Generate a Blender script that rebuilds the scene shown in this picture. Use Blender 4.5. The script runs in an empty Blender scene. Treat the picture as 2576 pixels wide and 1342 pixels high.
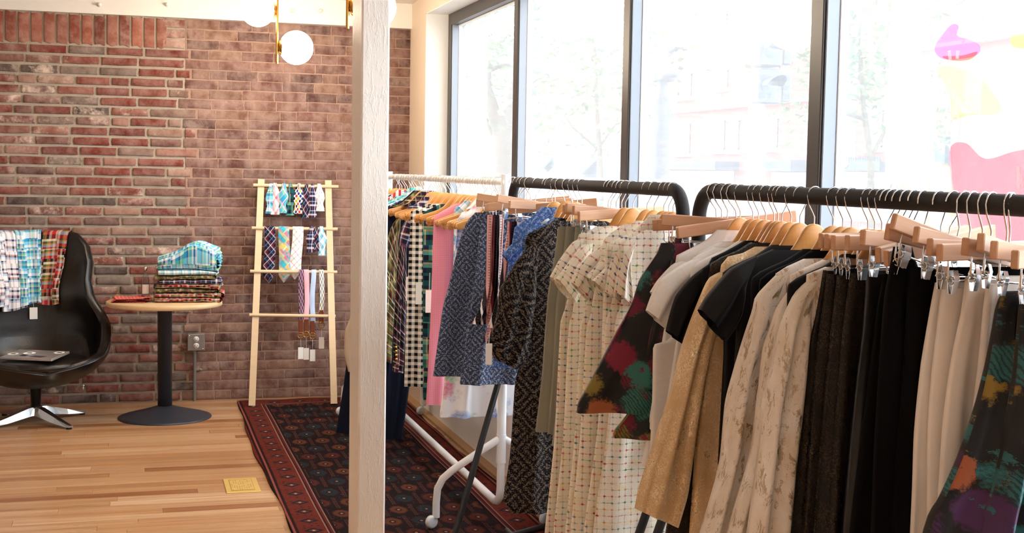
import bpy, math, random
from mathutils import Vector, Matrix, noise as mnoise
random.seed(7)
PI = math.pi
scene = bpy.context.scene
col = scene.collection

# ------------------------------------------------------------------ camera
F_PX = 3271.66
YAW, PITCH, ROLL, EYE = math.radians(16.1405), math.radians(4.183), math.radians(0.9922), 1.5
_F = Vector((math.sin(YAW)*math.cos(PITCH), math.cos(YAW)*math.cos(PITCH), -math.sin(PITCH)))
_R = Vector((math.cos(YAW), -math.sin(YAW), 0)); _U = _R.cross(_F)
_R, _U = math.cos(ROLL)*_R + math.sin(ROLL)*_U, -math.sin(ROLL)*_R + math.cos(ROLL)*_U
camd = bpy.data.cameras.new('camera'); cam = bpy.data.objects.new('camera', camd); col.objects.link(cam)
M = Matrix((_R, _U, -_F)).transposed().to_4x4(); M.translation = Vector((0, 0, EYE)); cam.matrix_world = M
camd.sensor_fit = 'HORIZONTAL'; camd.sensor_width = 36.0; camd.lens = 36.0*F_PX/2576
camd.clip_start = 0.05; camd.clip_end = 500
scene.camera = cam

# ------------------------------------------------------------------ world, sun, exposure
world = bpy.data.worlds.new('daylight'); scene.world = world; world.use_nodes = True
_bg = world.node_tree.nodes['Background']
_bg.inputs[0].default_value = (0.90, 0.955, 1.0, 1); _bg.inputs[1].default_value = 3.75
sund = bpy.data.lights.new('sun_offscreen', 'SUN'); sund.energy = 0.6; sund.angle = math.radians(2); sund.color = (1, .95, .87)
sun = bpy.data.objects.new('sun_offscreen', sund); col.objects.link(sun); sun.rotation_euler = (math.radians(-18), math.radians(-52), 0)
vs = scene.view_settings; vs.view_transform = 'Standard'; vs.look = 'None'; vs.gamma = 1.0; vs.exposure = 1.4
vs.use_curve_mapping = False
cy = scene.cycles
cy.use_denoising = True; cy.max_bounces = 8; cy.diffuse_bounces = 4; cy.use_adaptive_sampling = True; cy.adaptive_threshold = .02; cy.transparent_max_bounces = 16; cy.glossy_bounces = 4
cy.sample_clamp_indirect = 8.0; cy.caustics_reflective = False; cy.caustics_refractive = False

# ------------------------------------------------------------------ pixel helpers (photo frame 2576 x 1342)
def ray(px, py): return _F + _R*((px-1288)/F_PX) + _U*((671-py)/F_PX)
CAM = Vector((0, 0, EYE))
def onz(px, py, z=0.0): d = ray(px, py); return CAM + d*((z-EYE)/d.z)
def ony(px, py, y): d = ray(px, py); return CAM + d*(y/d.y)
def onx(px, py, x): d = ray(px, py); return CAM + d*(x/d.x)
def pj(p): d = Vector(p)-CAM; k = d.dot(_F); return 1288+F_PX*d.dot(_R)/k, 671-F_PX*d.dot(_U)/k
def y_on_line(px, x=1.44, z=1.4):
    lo, hi = .3, 300.
    for _ in range(50):
        m = (lo+hi)/2
        if pj((x, m, z))[0] > px: lo = m
        else: hi = m
    return lo

# ------------------------------------------------------------------ mesh helpers
class MB:
    def __init__(s): s.v = []; s.f = []; s.uv = []; s.sm = []
    def add(s, vs, fs, uvs=None, smooth=False):
        o = len(s.v); s.v += [tuple(v) for v in vs]
        for i, f in enumerate(fs):
            s.f.append(tuple(a+o for a in f)); s.sm.append(smooth)
            s.uv.append(uvs[i] if uvs else None)
        return s
    def box(s, a, b, bev=0.0):
        x0, y0, z0 = a; x1, y1, z1 = b
        if bev <= 0:
            vs = [(x, y, z) for z in (z0, z1) for y in (y0, y1) for x in (x0, x1)]
            return s.add(vs, [(0, 2, 3, 1), (4, 5, 7, 6), (0, 1, 5, 4), (2, 6, 7, 3), (0, 4, 6, 2), (1, 3, 7, 5)])
        b_ = min(bev, (x1-x0)/2.01, (y1-y0)/2.01, (z1-z0)/2.01)
        vs = []; idx = {}
        for sx, X in ((0, x0), (1, x1)):
            for sy, Y in ((0, y0), (1, y1)):
                for sz, Z in ((0, z0), (1, z1)):
                    dx, dy, dz = (b_ if sx == 0 else -b_), (b_ if sy == 0 else -b_), (b_ if sz == 0 else -b_)
                    for k, p in enumerate(((X, Y+dy, Z+dz), (X+dx, Y, Z+dz), (X+dx, Y+dy, Z))):
                        idx[(sx, sy, sz, k)] = len(vs); vs.append(p)
        fs = []
        q = ((0, 0), (1, 0), (1, 1), (0, 1))
        for e in (0, 1):
            fs.append([idx[(e, a_, c_, 0)] for a_, c_ in q]); fs.append([idx[(a_, e, c_, 1)] for a_, c_ in q]); fs.append([idx[(a_, c_, e, 2)] for a_, c_ in q])
        for a_ in (0, 1):
            for c_ in (0, 1):
                fs.append([idx[(0, a_, c_, 1)], idx[(1, a_, c_, 1)], idx[(1, a_, c_, 2)], idx[(0, a_, c_, 2)]])
                fs.append([idx[(a_, 0, c_, 0)], idx[(a_, 1, c_, 0)], idx[(a_, 1, c_, 2)], idx[(a_, 0, c_, 2)]])
                fs.append([idx[(a_, c_, 0, 0)], idx[(a_, c_, 1, 0)], idx[(a_, c_, 1, 1)], idx[(a_, c_, 0, 1)]])
        for a_ in (0, 1):
            for c_ in (0, 1):
                for d_ in (0, 1): fs.append([idx[(a_, c_, d_, k)] for k in (0, 1, 2)])
        return s.add(vs, fs)
    def tube(s, pts, r, seg=10, caps=True, smooth=True):
        pts = [Vector(p) for p in pts]; n = len(pts)
        rr = r if isinstance(r, (list, tuple)) else [r]*n
        T = [((pts[min(i+1, n-1)]-pts[max(i-1, 0)]).normalized()) for i in range(n)]
        up = Vector((0, 0, 1)) if abs(T[0].z) < .9 else Vector((1, 0, 0))
        a = T[0].cross(up).normalized(); vs = []
        for i in range(n):
            a = (a - T[i]*a.dot(T[i])).normalized(); b = T[i].cross(a)
            for k in range(seg):
                t = 2*PI*k/seg; vs.append(pts[i] + (a*math.cos(t)+b*math.sin(t))*rr[i])
        fs = [(i*seg+k, i*seg+(k+1) % seg, (i+1)*seg+(k+1) % seg, (i+1)*seg+k) for i in range(n-1) for k in range(seg)]
        s.add(vs, fs, None, smooth)
        if caps:
            s.add(vs[:seg], [tuple(range(seg))[::-1]]); s.add(vs[-seg:], [tuple(range(seg))])
        return s
    def lathe(s, prof, seg=24, c=(0, 0, 0), axis='z', smooth=True):
        vs = []
        for r, h in prof:
            for k in range(seg):
                t = 2*PI*k/seg; p = (r*math.cos(t), r*math.sin(t), h)
                if axis == 'x': p = (p[2], p[0], p[1])
                elif axis == 'y': p = (p[0], p[2], p[1])
                vs.append((p[0]+c[0], p[1]+c[1], p[2]+c[2]))
        n = len(prof)
        fs = [(i*seg+k, i*seg+(k+1) % seg, (i+1)*seg+(k+1) % seg, (i+1)*seg+k) for i in range(n-1) for k in range(seg)]
        return s.add(vs, fs, None, smooth)
    def prism(s, poly, d0, d1, plane='xz', smooth=False):
        def P(a, b, d): return {'xz': (a, d, b), 'xy': (a, b, d), 'yz': (d, a, b)}[plane]
        n = len(poly)
        vs = [P(a, b, d0) for a, b in poly]+[P(a, b, d1) for a, b in poly]
        fs = [tuple(range(n))[::-1], tuple(range(n, 2*n))]+[(i, (i+1) % n, n+(i+1) % n, n+i) for i in range(n)]
        return s.add(vs, fs)
    def sheet(s, fn, nu, nv, uvfn=None, smooth=True, wrap=False):
        vs = []; uv = []
        for j in range(nv+1):
            for i in range(nu+(0 if wrap else 1)):
                vs.append(fn(i/nu, j/nv))
        w = nu if wrap else nu+1
        fs = []; uvs = []
        for j in range(nv):
            for i in range(nu):
                i2 = (i+1) % w if wrap else i+1
                fs.append((j*w+i, j*w+i2, (j+1)*w+i2, (j+1)*w+i))
                if uvfn: uvs.append([uvfn(i/nu, j/nv), uvfn((i+1)/nu, j/nv), uvfn((i+1)/nu, (j+1)/nv), uvfn(i/nu, (j+1)/nv)])
        return s.add(vs, fs, uvs if uvfn else None, smooth)
    def mesh(s, name, mat=None):
        me = bpy.data.meshes.new(name); me.from_pydata(s.v, [], s.f)
        me.polygons.foreach_set('use_smooth', s.sm)
        if any(u is not None for u in s.uv):
            l = me.uv_layers.new(name='UVMap'); buf = []
            for f, u in zip(s.f, s.uv):
                for k in range(len(f)): buf += list(u[k]) if u is not None else [0., 0.]
            l.data.foreach_set('uv', buf)
        if mat: me.materials.append(mat)
        me.update(); return me
    def build(s, name, mat, parent=None, loc=None): return link(name, s.mesh(name, mat), parent, loc)

def link(name, data, parent=None, loc=None, rz=0.0):
    o = bpy.data.objects.new(name, data); col.objects.link(o)
    if parent: o.parent = parent
    if loc is not None: o.location = loc
    if rz: o.rotation_euler = (0, 0, rz)
    return o
def tag(o, label=None, cat=None, group=None, kind=None):
    if label: o['label'] = label
    if cat: o['category'] = cat
    if group: o['group'] = group
    if kind: o['kind'] = kind
    return o
def thing(name, label, cat, loc=(0, 0, 0), rz=0.0, group=None):
    o = link(name, None, None, loc, rz); o.empty_display_size = .1
    return tag(o, label, cat, group)
def copy_tree(o, parent=None):
    c = o.copy(); col.objects.link(c); c.parent = parent
    for ch in list(o.children): copy_tree(ch, c)
    return c
def lerp(a, b, t): return a+(b-a)*t
def interp(xs, ys, x):
    if x <= xs[0]: return ys[0]
    for i in range(len(xs)-1):
        if x <= xs[i+1]: return lerp(ys[i], ys[i+1], (x-xs[i])/(xs[i+1]-xs[i]+1e-12))
    return ys[-1]
def srgb(h):
    h = h.lstrip('#'); c = [int(h[i:i+2], 16)/255 for i in (0, 2, 4)]
    return tuple((v/12.92 if v <= .04045 else ((v+.055)/1.055)**2.4) for v in c)+(1,)

# ------------------------------------------------------------------ node helpers
class NT:
    def __init__(s, name):
        s.mat = bpy.data.materials.new(name); s.mat.use_nodes = True; s.t = s.mat.node_tree; s.n = s.t.nodes; s.b = s.n['Principled BSDF']
        s.out = s.n['Material Output']
    def new(s, typ, **kw):
        n = s.n.new(typ)
        for k, v in kw.items(): setattr(n, k, v)
        return n
    def set(s, sock, v):
        if hasattr(v, 'is_linked') or isinstance(v, bpy.types.NodeSocket): s.t.links.new(v, sock)
        elif v is not None:
            try: sock.default_value = v
            except Exception: sock.default_value = tuple(v)[:3]
    def m(s, op, a, b=None, c=None, clamp=False):
        n = s.new('ShaderNodeMath', operation=op, use_clamp=clamp)
        for i, v in enumerate((a, b, c)):
            if v is not None: s.set(n.inputs[i], v)
        return n.outputs[0]
    def vm(s, op, a, b=None, sc=None):
        n = s.new('ShaderNodeVectorMath', operation=op); s.set(n.inputs[0], a)
        if b is not None: s.set(n.inputs[1], b)
        if sc is not None: s.set(n.inputs['Scale'], sc)
        return n.outputs[0]
    def co(s, kind): return s.new('ShaderNodeTexCoord').outputs[kind]
    def sep(s, v): n = s.new('ShaderNodeSeparateXYZ'); s.set(n.inputs[0], v); return n.outputs
    def comb(s, x=0., y=0., z=0.):
        n = s.new('ShaderNodeCombineXYZ')
        for i, v in enumerate((x, y, z)): s.set(n.inputs[i], v)
        return n.outputs[0]
    def noise(s, vec, scale, detail=2., rough=.5, dim='3D', out=0, dist=0.):
        n = s.new('ShaderNodeTexNoise', noise_dimensions=dim)
        if vec is not None: s.set(n.inputs['Vector'], vec)
        n.inputs['Scale'].default_value = scale; n.inputs['Detail'].default_value = detail; n.inputs['Roughness'].default_value = rough
        n.inputs['Distortion'].default_value = dist
        return n.outputs[out]
    def vor(s, vec, scale, feature='F1', out=0, rand=1.):
        n = s.new('ShaderNodeTexVoronoi', feature=feature); s.set(n.inputs['Vector'], vec); n.inputs['Scale'].default_value = scale
        n.inputs['Randomness'].default_value = rand
        return n.outputs[out]
    def white(s, vec, out='Color'):
        n = s.new('ShaderNodeTexWhiteNoise', noise_dimensions='3D'); s.set(n.inputs['Vector'], vec); return n.outputs[out]
    def ramp(s, fac, stops, mode='LINEAR'):
        n = s.new('ShaderNodeValToRGB'); cr = n.color_ramp; cr.interpolation = mode
        while len(cr.elements) < len(stops): cr.elements.new(0.5)
        for e, (p, c) in zip(cr.elements, stops):
            e.position = p; e.color = c if not isinstance(c, str) else srgb(c)
        s.set(n.inputs[0], fac); return n.outputs[0]
    def mix(s, f, a, b, mode='MIX'):
        n = s.new('ShaderNodeMix', data_type='RGBA', blend_type=mode); s.set(n.inputs[0], f)
        s.set(n.inputs[6], srgb(a) if isinstance(a, str) else a); s.set(n.inputs[7], srgb(b) if isinstance(b, str) else b)
        return n.outputs[2]
    def bump(s, h, strength=.3, dist=.01):
        n = s.new('ShaderNodeBump'); n.inputs['Strength'].default_value = strength; n.inputs['Distance'].default_value = dist
        s.set(n.inputs['Height'], h); s.t.links.new(n.outputs[0], s.b.inputs['Normal']); return n
    def fin(s, colr=None, rough=None, metal=None, spec=None, **kw):
        if colr is not None: s.set(s.b.inputs['Base Color'], srgb(colr) if isinstance(colr, str) else colr)
        if rough is not None: s.set(s.b.inputs['Roughness'], rough)
        if metal is not None: s.set(s.b.inputs['Metallic'], metal)
        if spec is not None: s.set(s.b.inputs['Specular IOR Level'], spec)
        for k, v in kw.items(): s.set(s.b.inputs[k], v)
        return s.mat
def simple(name, c, rough=.5, metal=0., spec=None, bump=None, **kw):
    t = NT(name); m = t.fin(c, rough, metal, spec, **kw)
    if bump:
        t.bump(t.noise(t.co('Object'), bump[0], 3), bump[1], bump[2])
    return m

# ------------------------------------------------------------------ materials: structure
def mat_brick(name, haze):
    t = NT(name); g = t.new('ShaderNodeNewGeometry').outputs['Position']
    oi = t.new('ShaderNodeObjectInfo'); oc = oi.outputs['Color']
    n1 = t.noise(g, 14, 5, .65); n2 = t.noise(g, 60, 3, .6)
    c = t.mix(t.ramp(n1, [(.35, (0, 0, 0, 1)), (.7, (1, 1, 1, 1))]), t.mix(1.0, oc, (.72, .68, .68, 1), 'MULTIPLY'), t.mix(.35, oc, (.55, .42, .37, 1)))
    pat = t.m('MULTIPLY', t.ramp(t.noise(g, 9, 6, .7), [(.5, (0, 0, 0, 1)), (.66, (1, 1, 1, 1))]), oi.outputs['Alpha'])
    c = t.mix(pat, c, '#d9c3b4')
    if haze:
        x = t.sep(g)
        streak = t.noise(t.comb(t.m('MULTIPLY', x[0], 9), 0., t.m('MULTIPLY', x[2], .7)), 1.0, 4, .6)
        up = t.m('MULTIPLY', t.ramp(streak, [(.45, (0, 0, 0, 1)), (.75, (1, 1, 1, 1))]), .30)
        c = t.mix(up, c, '#c9aa9c')
    h = t.m('ADD', t.m('MULTIPLY', n2, .5), n1); t.bump(h, .55, .006)
    return t.fin(c, .88, spec=.25)
M_BRICK = mat_brick('infill brick', False); M_BRICK2 = mat_brick('old smooth brick', True)
t = NT('mortar'); g = t.new('ShaderNodeNewGeometry').outputs['Position']
c = t.mix(t.noise(g, 6, 4, .6), '#a89a88', '#c4b8a8'); t.bump(t.noise(g, 90, 4, .7), .7, .006); M_MORTAR = t.fin(c, .95, spec=.1)
t = NT('old mortar'); g = t.new('ShaderNodeNewGeometry').outputs['Position']
c = t.mix(t.noise(g, 5, 4, .6), '#8d7468', '#bf9f8c'); t.bump(t.noise(g, 90, 4, .7), .5, .004); M_MORTAR2 = t.fin(c, .95, spec=.1)
# brick texture for the stretch of wall beyond the built bricks
t = NT('plain brick'); x = t.sep(t.new('ShaderNodeNewGeometry').outputs['Position'])
bt = t.new('ShaderNodeTexBrick'); t.set(bt.inputs['Vector'], t.comb(t.m('ADD', x[0], x[1]), x[2], 0.)); bt.inputs['Scale'].default_value = 1.0
bt.inputs['Brick Width'].default_value = .224; bt.inputs['Row Height'].default_value = .062; bt.inputs['Mortar Size'].default_value = .008
for k, cc in (('Color1', '#7d4a3c'), ('Color2', '#5e352c'), ('Mortar', '#a59583')): bt.inputs[k].default_value = srgb(cc)
t.bump(bt.outputs['Fac'], -.5, .006); M_BRICKTEX = t.fin(bt.outputs['Color'], .9, spec=.2)

t = NT('pine plank'); oi = t.new('ShaderNodeObjectInfo'); ob = t.co('Object'); x = t.sep(ob); rnd = t.m('MULTIPLY', oi.outputs['Random'], 37.)
v = t.comb(t.m('ADD', t.m('MULTIPLY', x[0], 1.3), rnd), t.m('MULTIPLY', x[1], 26), rnd)
gr = t.noise(v, 1.0, 4, .6, dist=.6); fine = t.noise(t.comb(t.m('ADD', t.m('MULTIPLY', x[0], 5), rnd), t.m('MULTIPLY', x[1], 180), rnd), 1., 2)
c = t.mix(t.ramp(gr, [(.38, (0, 0, 0, 1)), (.68, (1, 1, 1, 1))]), oi.outputs['Color'], t.mix(1., oi.outputs['Color'], (.78, .62, .5, 1), 'MULTIPLY'))
c = t.mix(t.m('MULTIPLY', fine, .25), c, t.mix(1., c, (.7, .55, .45, 1), 'MULTIPLY'))
kn = t.noise(t.comb(t.m('ADD', t.m('MULTIPLY', x[0], 4.5), rnd), t.m('MULTIPLY', x[1], 40), rnd), 1., 1)
c = t.mix(t.ramp(kn, [(.76, (0, 0, 0, 1)), (.82, (.8, .8, .8, 1))]), c, '#5d4a38')
M_PLANK = t.fin(c, t.m('ADD', .22, t.m('MULTIPLY', gr, .16)), spec=.5)
t = NT('pine floor'); x = t.sep(t.co('Object'))
row = t.m('FLOOR', t.m('DIVIDE', x[1], .08)); rn = t.white(t.comb(row, t.m('FLOOR', t.m('ADD', t.m('DIVIDE', x[0], 1.5), t.m('MULTIPLY', row, .37))), 0.), 'Value')
c = t.ramp(rn, [(0, '#c08a56'), (.35, '#d6a570'), (.7, '#cf9a62'), (1, '#e0b682')])
c = t.mix(t.ramp(t.noise(t.comb(t.m('MULTIPLY', x[0], 1.3), t.m('MULTIPLY', x[1], 26), row), 1., 4), [(.4, (0, 0, 0, 1)), (.7, (.7, .7, .7, 1))]), c, '#9a6538')
M_FLOORTEX = t.fin(c, .32, spec=.4)

def paint(name, c, rough=.6, sc=18, st=.08):
    t = NT(name); n = t.noise(t.new('ShaderNodeNewGeometry').outputs['Position'], sc, 4, .6); t.bump(n, st, .01)
    return t.fin(t.mix(n, c, tuple(k*.94 for k in srgb(c)[:3])+(1,)), rough, spec=.3)
M_WHITE = paint('white wall paint', '#f3f0ea'); M_BEIGE = paint('cream wall paint', '#e9d6bf'); M_CEIL = paint('ceiling paint', '#efe9df')
t = NT('glossy post paint'); gp = t.sep(t.new('ShaderNodeNewGeometry').outputs['Position'])
n = t.noise(t.comb(t.m('MULTIPLY', gp[0], 60), t.m('MULTIPLY', gp[1], 60), t.m('MULTIPLY', gp[2], 14)), 1., 4, .7)
t.bump(t.ramp(n, [(.5, (0, 0, 0, 1)), (.62, (1, 1, 1, 1))]), .35, .004); M_POST = t.fin('#f0ebe4', .38, spec=.5)
M_FRAME = simple('dark bronze frame', '#3c3735', .38, .3); M_FRAME2 = simple('grey glazing stop', '#8e959e', .45, .4); M_GASKET = simple('white caulk bead', '#eceef0', .6)
M_TRIMWOOD = simple('bare wood strip', '#b08a63', .6)
def mat_glass(name, dust_veil, tint=(1, 1, 1, 1)):
    t = NT(name); t.n.remove(t.b)
    tr = t.new('ShaderNodeBsdfTransparent'); tr.inputs[0].default_value = tint
    gl = t.new('ShaderNodeBsdfGlossy'); gl.inputs['Roughness'].default_value = .02
    tl = t.new('ShaderNodeBsdfTranslucent'); tl.inputs[0].default_value = (.92, .96, 1, 1)
    fr = t.new('ShaderNodeFresnel'); fr.inputs[0].default_value = 1.22
    m1 = t.new('ShaderNodeMixShader'); t.set(m1.inputs[0], t.m('MULTIPLY', fr.outputs[0], .5, clamp=True)); t.t.links.new(tr.outputs[0], m1.inputs[1]); t.t.links.new(gl.outputs[0], m1.inputs[2])
    m2 = t.new('ShaderNodeMixShader')
    g = t.new('ShaderNodeNewGeometry').outputs['Position']
    d = t.m('ADD', dust_veil, t.m('MULTIPLY', t.noise(g, 2.5, 2, .5), .03))
    t.set(m2.inputs[0], d); t.t.links.new(m1.outputs[0], m2.inputs[1]); t.t.links.new(tl.outputs[0], m2.inputs[2])
    t.t.links.new(m2.outputs[0], t.out.inputs[0]); return t.mat
M_GLASS = mat_glass('dusty shop glass with glare veil', .055)  # translucent dust layer also stands in for glare haze over the street

# ------------------------------------------------------------------ materials: objects
M_FOAM = simple('black foam sleeve', '#232122', .75, 0, .3, (300, .25, .002))
M_BLACKSTEEL = simple('black steel', '#1d1d1f', .4, .2); M_WHITESTEEL = simple('white enamel steel', '#f1f2f4', .3)
M_CHROME = simple('chrome', '#d8d8d8', .16, 1.); M_BRASS = simple('brushed brass', '#c9964a', .25, 1.)
M_CLEAR = simple('clear caster plastic', '#dfe3e6', .2)
def mat_wood(name, a, b, sc=1., rough=.35):
    t = NT(name); x = t.sep(t.co('Object')); r = t.m('MULTIPLY', t.new('ShaderNodeObjectInfo').outputs['Random'], 31.)
    n = t.noise(t.comb(t.m('ADD', t.m('MULTIPLY', x[0], 6*sc), r), t.m('MULTIPLY', x[1], 90*sc), t.m('MULTIPLY', x[2], 90*sc)), 1., 3, .6, dist=.5)
    hv = t.mix(t.m('FRACT', t.m('MULTIPLY', r, 3.7)), (.86, .84, .8, 1), (1.05, 1.05, 1.05, 1))
    return t.fin(t.mix(1., t.mix(n, a, b), hv, 'MULTIPLY'), rough, spec=.5)
M_HANGER = mat_wood('varnished maple', '#d9a05f', '#c48542'); M_BAR = mat_wood('pale cedar', '#d4a987', '#bd8862', 1., .45)
M_PALEWOOD = mat_wood('pale pine', '#ecd3b0', '#e2c29a', .6, .5)
M_LEATHER = simple('black leather', '#15110f', .3, 0, .5, (160, .18, .004)); M_ALU = simple('polished aluminium', '#c4c8cc', .18, 1.)
M_RUBBER = simple('black rubber', '#141414', .7); M_DARKMETAL = simple('dark blue grey powder coat', '#3b3f4a', .42, .2)
M_PAPER = simple('white paper', '#f5f3f0', .7); M_PAPERPINK = simple('cream paper tag', '#eadfd6', .7)
M_SILVER = simple('laptop aluminium', '#cfc9c6', .35, .8)
M_GALV = simple('galvanised steel', '#9a9a98', .4, .7); M_PLUG = simple('white receptacle', '#efedea', .4)
M_BROWNLEATHER = simple('brown leather', '#7a3b20', .5, 0, .4); M_DARKLINER = simple('dark lining', '#16151a', .8)
M_GLOBE = NT('lit opal globe'); M_GLOBE.fin('#ffffff', .3, **{'Emission Color': srgb('#ffedd4'), 'Emission Strength': 20.0}); M_GLOBE = M_GLOBE.mat
# ------------------------------------------------------------------ materials: fabrics (UV in metres)
def stops(*cs):
    """('#hex', width) list -> constant ramp stops"""
    tot = sum(w for _, w in cs); p = 0; r = []
    for c, w in cs: r.append((p/tot, c)); p += w
    return r
def cloth_uv(t): return t.sep(t.co('UV'))
def weave(t, u, v, st=.25):
    n = t.m('MULTIPLY', t.m('SINE', t.m('MULTIPLY', u, 2500)), t.m('SINE', t.m('MULTIPLY', v, 2500)))
    t.bump(n, st, .0006)
def plaid(name, warp, weft, period=.06, patch=0., diag=False, rough=.85):
    t = NT(name); x = cloth_uv(t); u, v = x[0], x[1]
    if diag: u, v = t.m('MULTIPLY', t.m('ADD', u, v), .707), t.m('MULTIPLY', t.m('SUBTRACT', u, v), .707)
    if patch:
        cu, cv = t.m('FLOOR', t.m('DIVIDE', u, patch)), t.m('FLOOR', t.m('DIVIDE', v, patch*.8))
        r = t.sep(t.white(t.comb(cu, cv, t.new('ShaderNodeObjectInfo').outputs['Random'])))
        u2 = t.m('ADD', u, t.m('MULTIPLY', r[0], .37)); v2 = t.m('ADD', v, t.m('MULTIPLY', r[1], .37))
        a = t.ramp(t.m('FRACT', t.m('DIVIDE', u2, period)), stops(*warp), 'CONSTANT'); b = t.ramp(t.m('FRACT', t.m('DIVIDE', v2, period)), stops(*weft), 'CONSTANT')
        c = t.mix(.5, a, b); c = t.mix(t.m('MULTIPLY', r[2], .3), c, b)
    else:
        a = t.ramp(t.m('FRACT', t.m('DIVIDE', u, period)), stops(*warp), 'CONSTANT'); b = t.ramp(t.m('FRACT', t.m('DIVIDE', v, period)), stops(*weft), 'CONSTANT')
        c = t.mix(.5, a, b)
    return t.fin(c, rough, spec=.15)
P_BLUE = plaid('sky blue madras', [('#eef6f8', 3), ('#3fb3dd', 4), ('#2c5f9e', 2), ('#dfe9b0', 1), ('#5fd0c8', 3), ('#f4f4f4', 2), ('#22508f', 2)], [('#8fd4ee', 4), ('#f7fbff', 3), ('#2f6fb4', 2), ('#5bbfa0', 2), ('#e8d27a', 1), ('#1e86bf', 3)], .085, .075)
P_BLUE2 = plaid('pale blue check', [('#f3f8fb', 4), ('#9fd3ec', 3), ('#58a9d6', 2), ('#ffffff', 3), ('#c9b8dc', 1)], [('#f4fafc', 4), ('#a7dbe8', 3), ('#4f94c8', 1), ('#8fcfc0', 2)], .05)
P_AQUA = plaid('aqua check', [('#38b6cf', 4), ('#f0fafa', 2), ('#2a6fa8', 1), ('#7fd6c9', 3)], [('#6bd0de', 4), ('#f6fbfb', 2), ('#2b5d94', 1), ('#3aa7a0', 2)], .07)
P_RED = plaid('red and black madras', [('#b3262d', 3), ('#e9dcc4', 2), ('#17171a', 3), ('#7f8a4e', 2), ('#d9662f', 1), ('#2a2a2c', 2), ('#c9b0a2', 2)], [('#c33238', 3), ('#151517', 3), ('#ecdfc9', 2), ('#5b6a3f', 2), ('#da8a3f', 1), ('#9fb0c4', 2)], .1, .08)
P_WHITE = plaid('white and navy madras', [('#f2f1f6', 5), ('#2b2f57', 2), ('#eceaf2', 4), ('#9a86b4', 1), ('#161a30', 2), ('#f6f6f8', 3), ('#b35a63', 1)], [('#f3f3f7', 5), ('#3a3f66', 2), ('#f3f0f5', 3), ('#b9788a', 1), ('#20243c', 2), ('#9fbfe0', 2)], .09, .09)
P_NAVY = plaid('navy plum plaid', [('#2a2c4e', 4), ('#e8e6ee', 2), ('#6b2a44', 2), ('#1c1d30', 3), ('#8f9ac2', 1)], [('#34345c', 3), ('#f0eef2', 2), ('#7a2e48', 1), ('#202136', 4), ('#b9c4dc', 1)], .06)
P_EARTH = plaid('olive brown madras', [('#3a2f22', 3), ('#c9b48c', 2), ('#5f6a3a', 2), ('#1b1712', 3), ('#9a3a2a', 1), ('#7d8f8a', 1)], [('#4a3a2a', 3), ('#d6c59f', 1), ('#23302a', 3), ('#8a4a34', 2), ('#6f7f4a', 2)], .08, .07)
P_PLUM = plaid('dark plum madras', [('#241a24', 4), ('#c9a8ac', 1), ('#5a2a3a', 3), ('#17121a', 3), ('#7d7a90', 1)], [('#2a1e28', 3), ('#dcc8c6', 1), ('#4a2030', 2), ('#14101a', 4), ('#8a8f6a', 1)], .07, .1)
P_TEAL = plaid('teal and navy plaid', [('#1c4a4f', 4), ('#101826', 3), ('#3f8f88', 2), ('#d8cf9a', 1), ('#1a2a44', 3)], [('#1d565a', 3), ('#0f1622', 3), ('#57a79a', 2), ('#b9a866', 1), ('#203050', 2)], .09, .09)
P_PINK = plaid('pink madras', [('#f7c9cf', 4), ('#fbeef0', 3), ('#e8748c', 2), ('#6fa8c8', 1), ('#f3e2b8', 1)], [('#f6b7c2', 3), ('#fff3f4', 3), ('#de5f7d', 2), ('#8cc0b0', 1)], .07, 0, True)
P_TIEBLUE = plaid('blue bow tie plaid', [('#2f9fd0', 4), ('#f1f6f6', 1), ('#d94f73', 1), ('#57c3d0', 3), ('#e3c65a', 1)], [('#3aa9d8', 4), ('#7cc8a8', 2), ('#f5f5ee', 1), ('#e0828c', 1)], .075, 0, True)
P_TIEDARK = plaid('dark tie plaid', [('#1c2238', 4), ('#e6e6ec', 1), ('#6b1f33', 3), ('#10131f', 3), ('#7f95b8', 1)], [('#20263e', 3), ('#dcdce6', 1), ('#7a2338', 2), ('#141826', 3), ('#51618c', 1)], .06, 0, True)
P_TIEMULTI = plaid('patchwork tie plaid', [('#2fb0c8', 3), ('#f2d76a', 2), ('#f3f1ea', 1), ('#e2697c', 2), ('#4c7fb4', 2)], [('#4fc0cc', 3), ('#f0c95c', 2), ('#d9e2b0', 1), ('#e88a8a', 2)], .09, .05, True)
P_TIEWHITE = plaid('white and pink tie plaid', [('#fbf6f4', 5), ('#e65a86', 1), ('#f6eef0', 4), ('#7fb0d8', 1), ('#f0c0a0', 1)], [('#fcf8f6', 5), ('#ea7f9c', 1), ('#f6f2ee', 4), ('#9cc890', 1)], .06, 0, True)
P_TIESKY = plaid('sky bow tie plaid', [('#dff0f8', 4), ('#6fbbe0', 3), ('#2f6fa8', 1), ('#ffffff', 2)], [('#e8f5fa', 4), ('#7cc6e6', 3), ('#3a7cb8', 1)], .05, 0, True)
P_BELT = plaid('red and blue belt plaid', [('#7d2233', 3), ('#39507a', 3), ('#e8dcdc', 1), ('#2a2438', 2)], [('#8a2a3a', 3), ('#41608c', 2), ('#efe6e6', 1)], .03, 0, True)
P_BELT2 = plaid('white and green belt plaid', [('#f4f2ee', 4), ('#c95a78', 1), ('#4f9a68', 2), ('#2c3f78', 1)], [('#f6f4f0', 4), ('#e08aa0', 1), ('#6fb080', 1), ('#28356a', 1)], .03, 0, True)
t = NT('spotted bow tie'); x = cloth_uv(t); v3 = t.comb(t.m('MULTIPLY', t.m('ADD', x[0], x[1]), .707), t.m('MULTIPLY', t.m('SUBTRACT', x[0], x[1]), .707), 0.)
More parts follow.
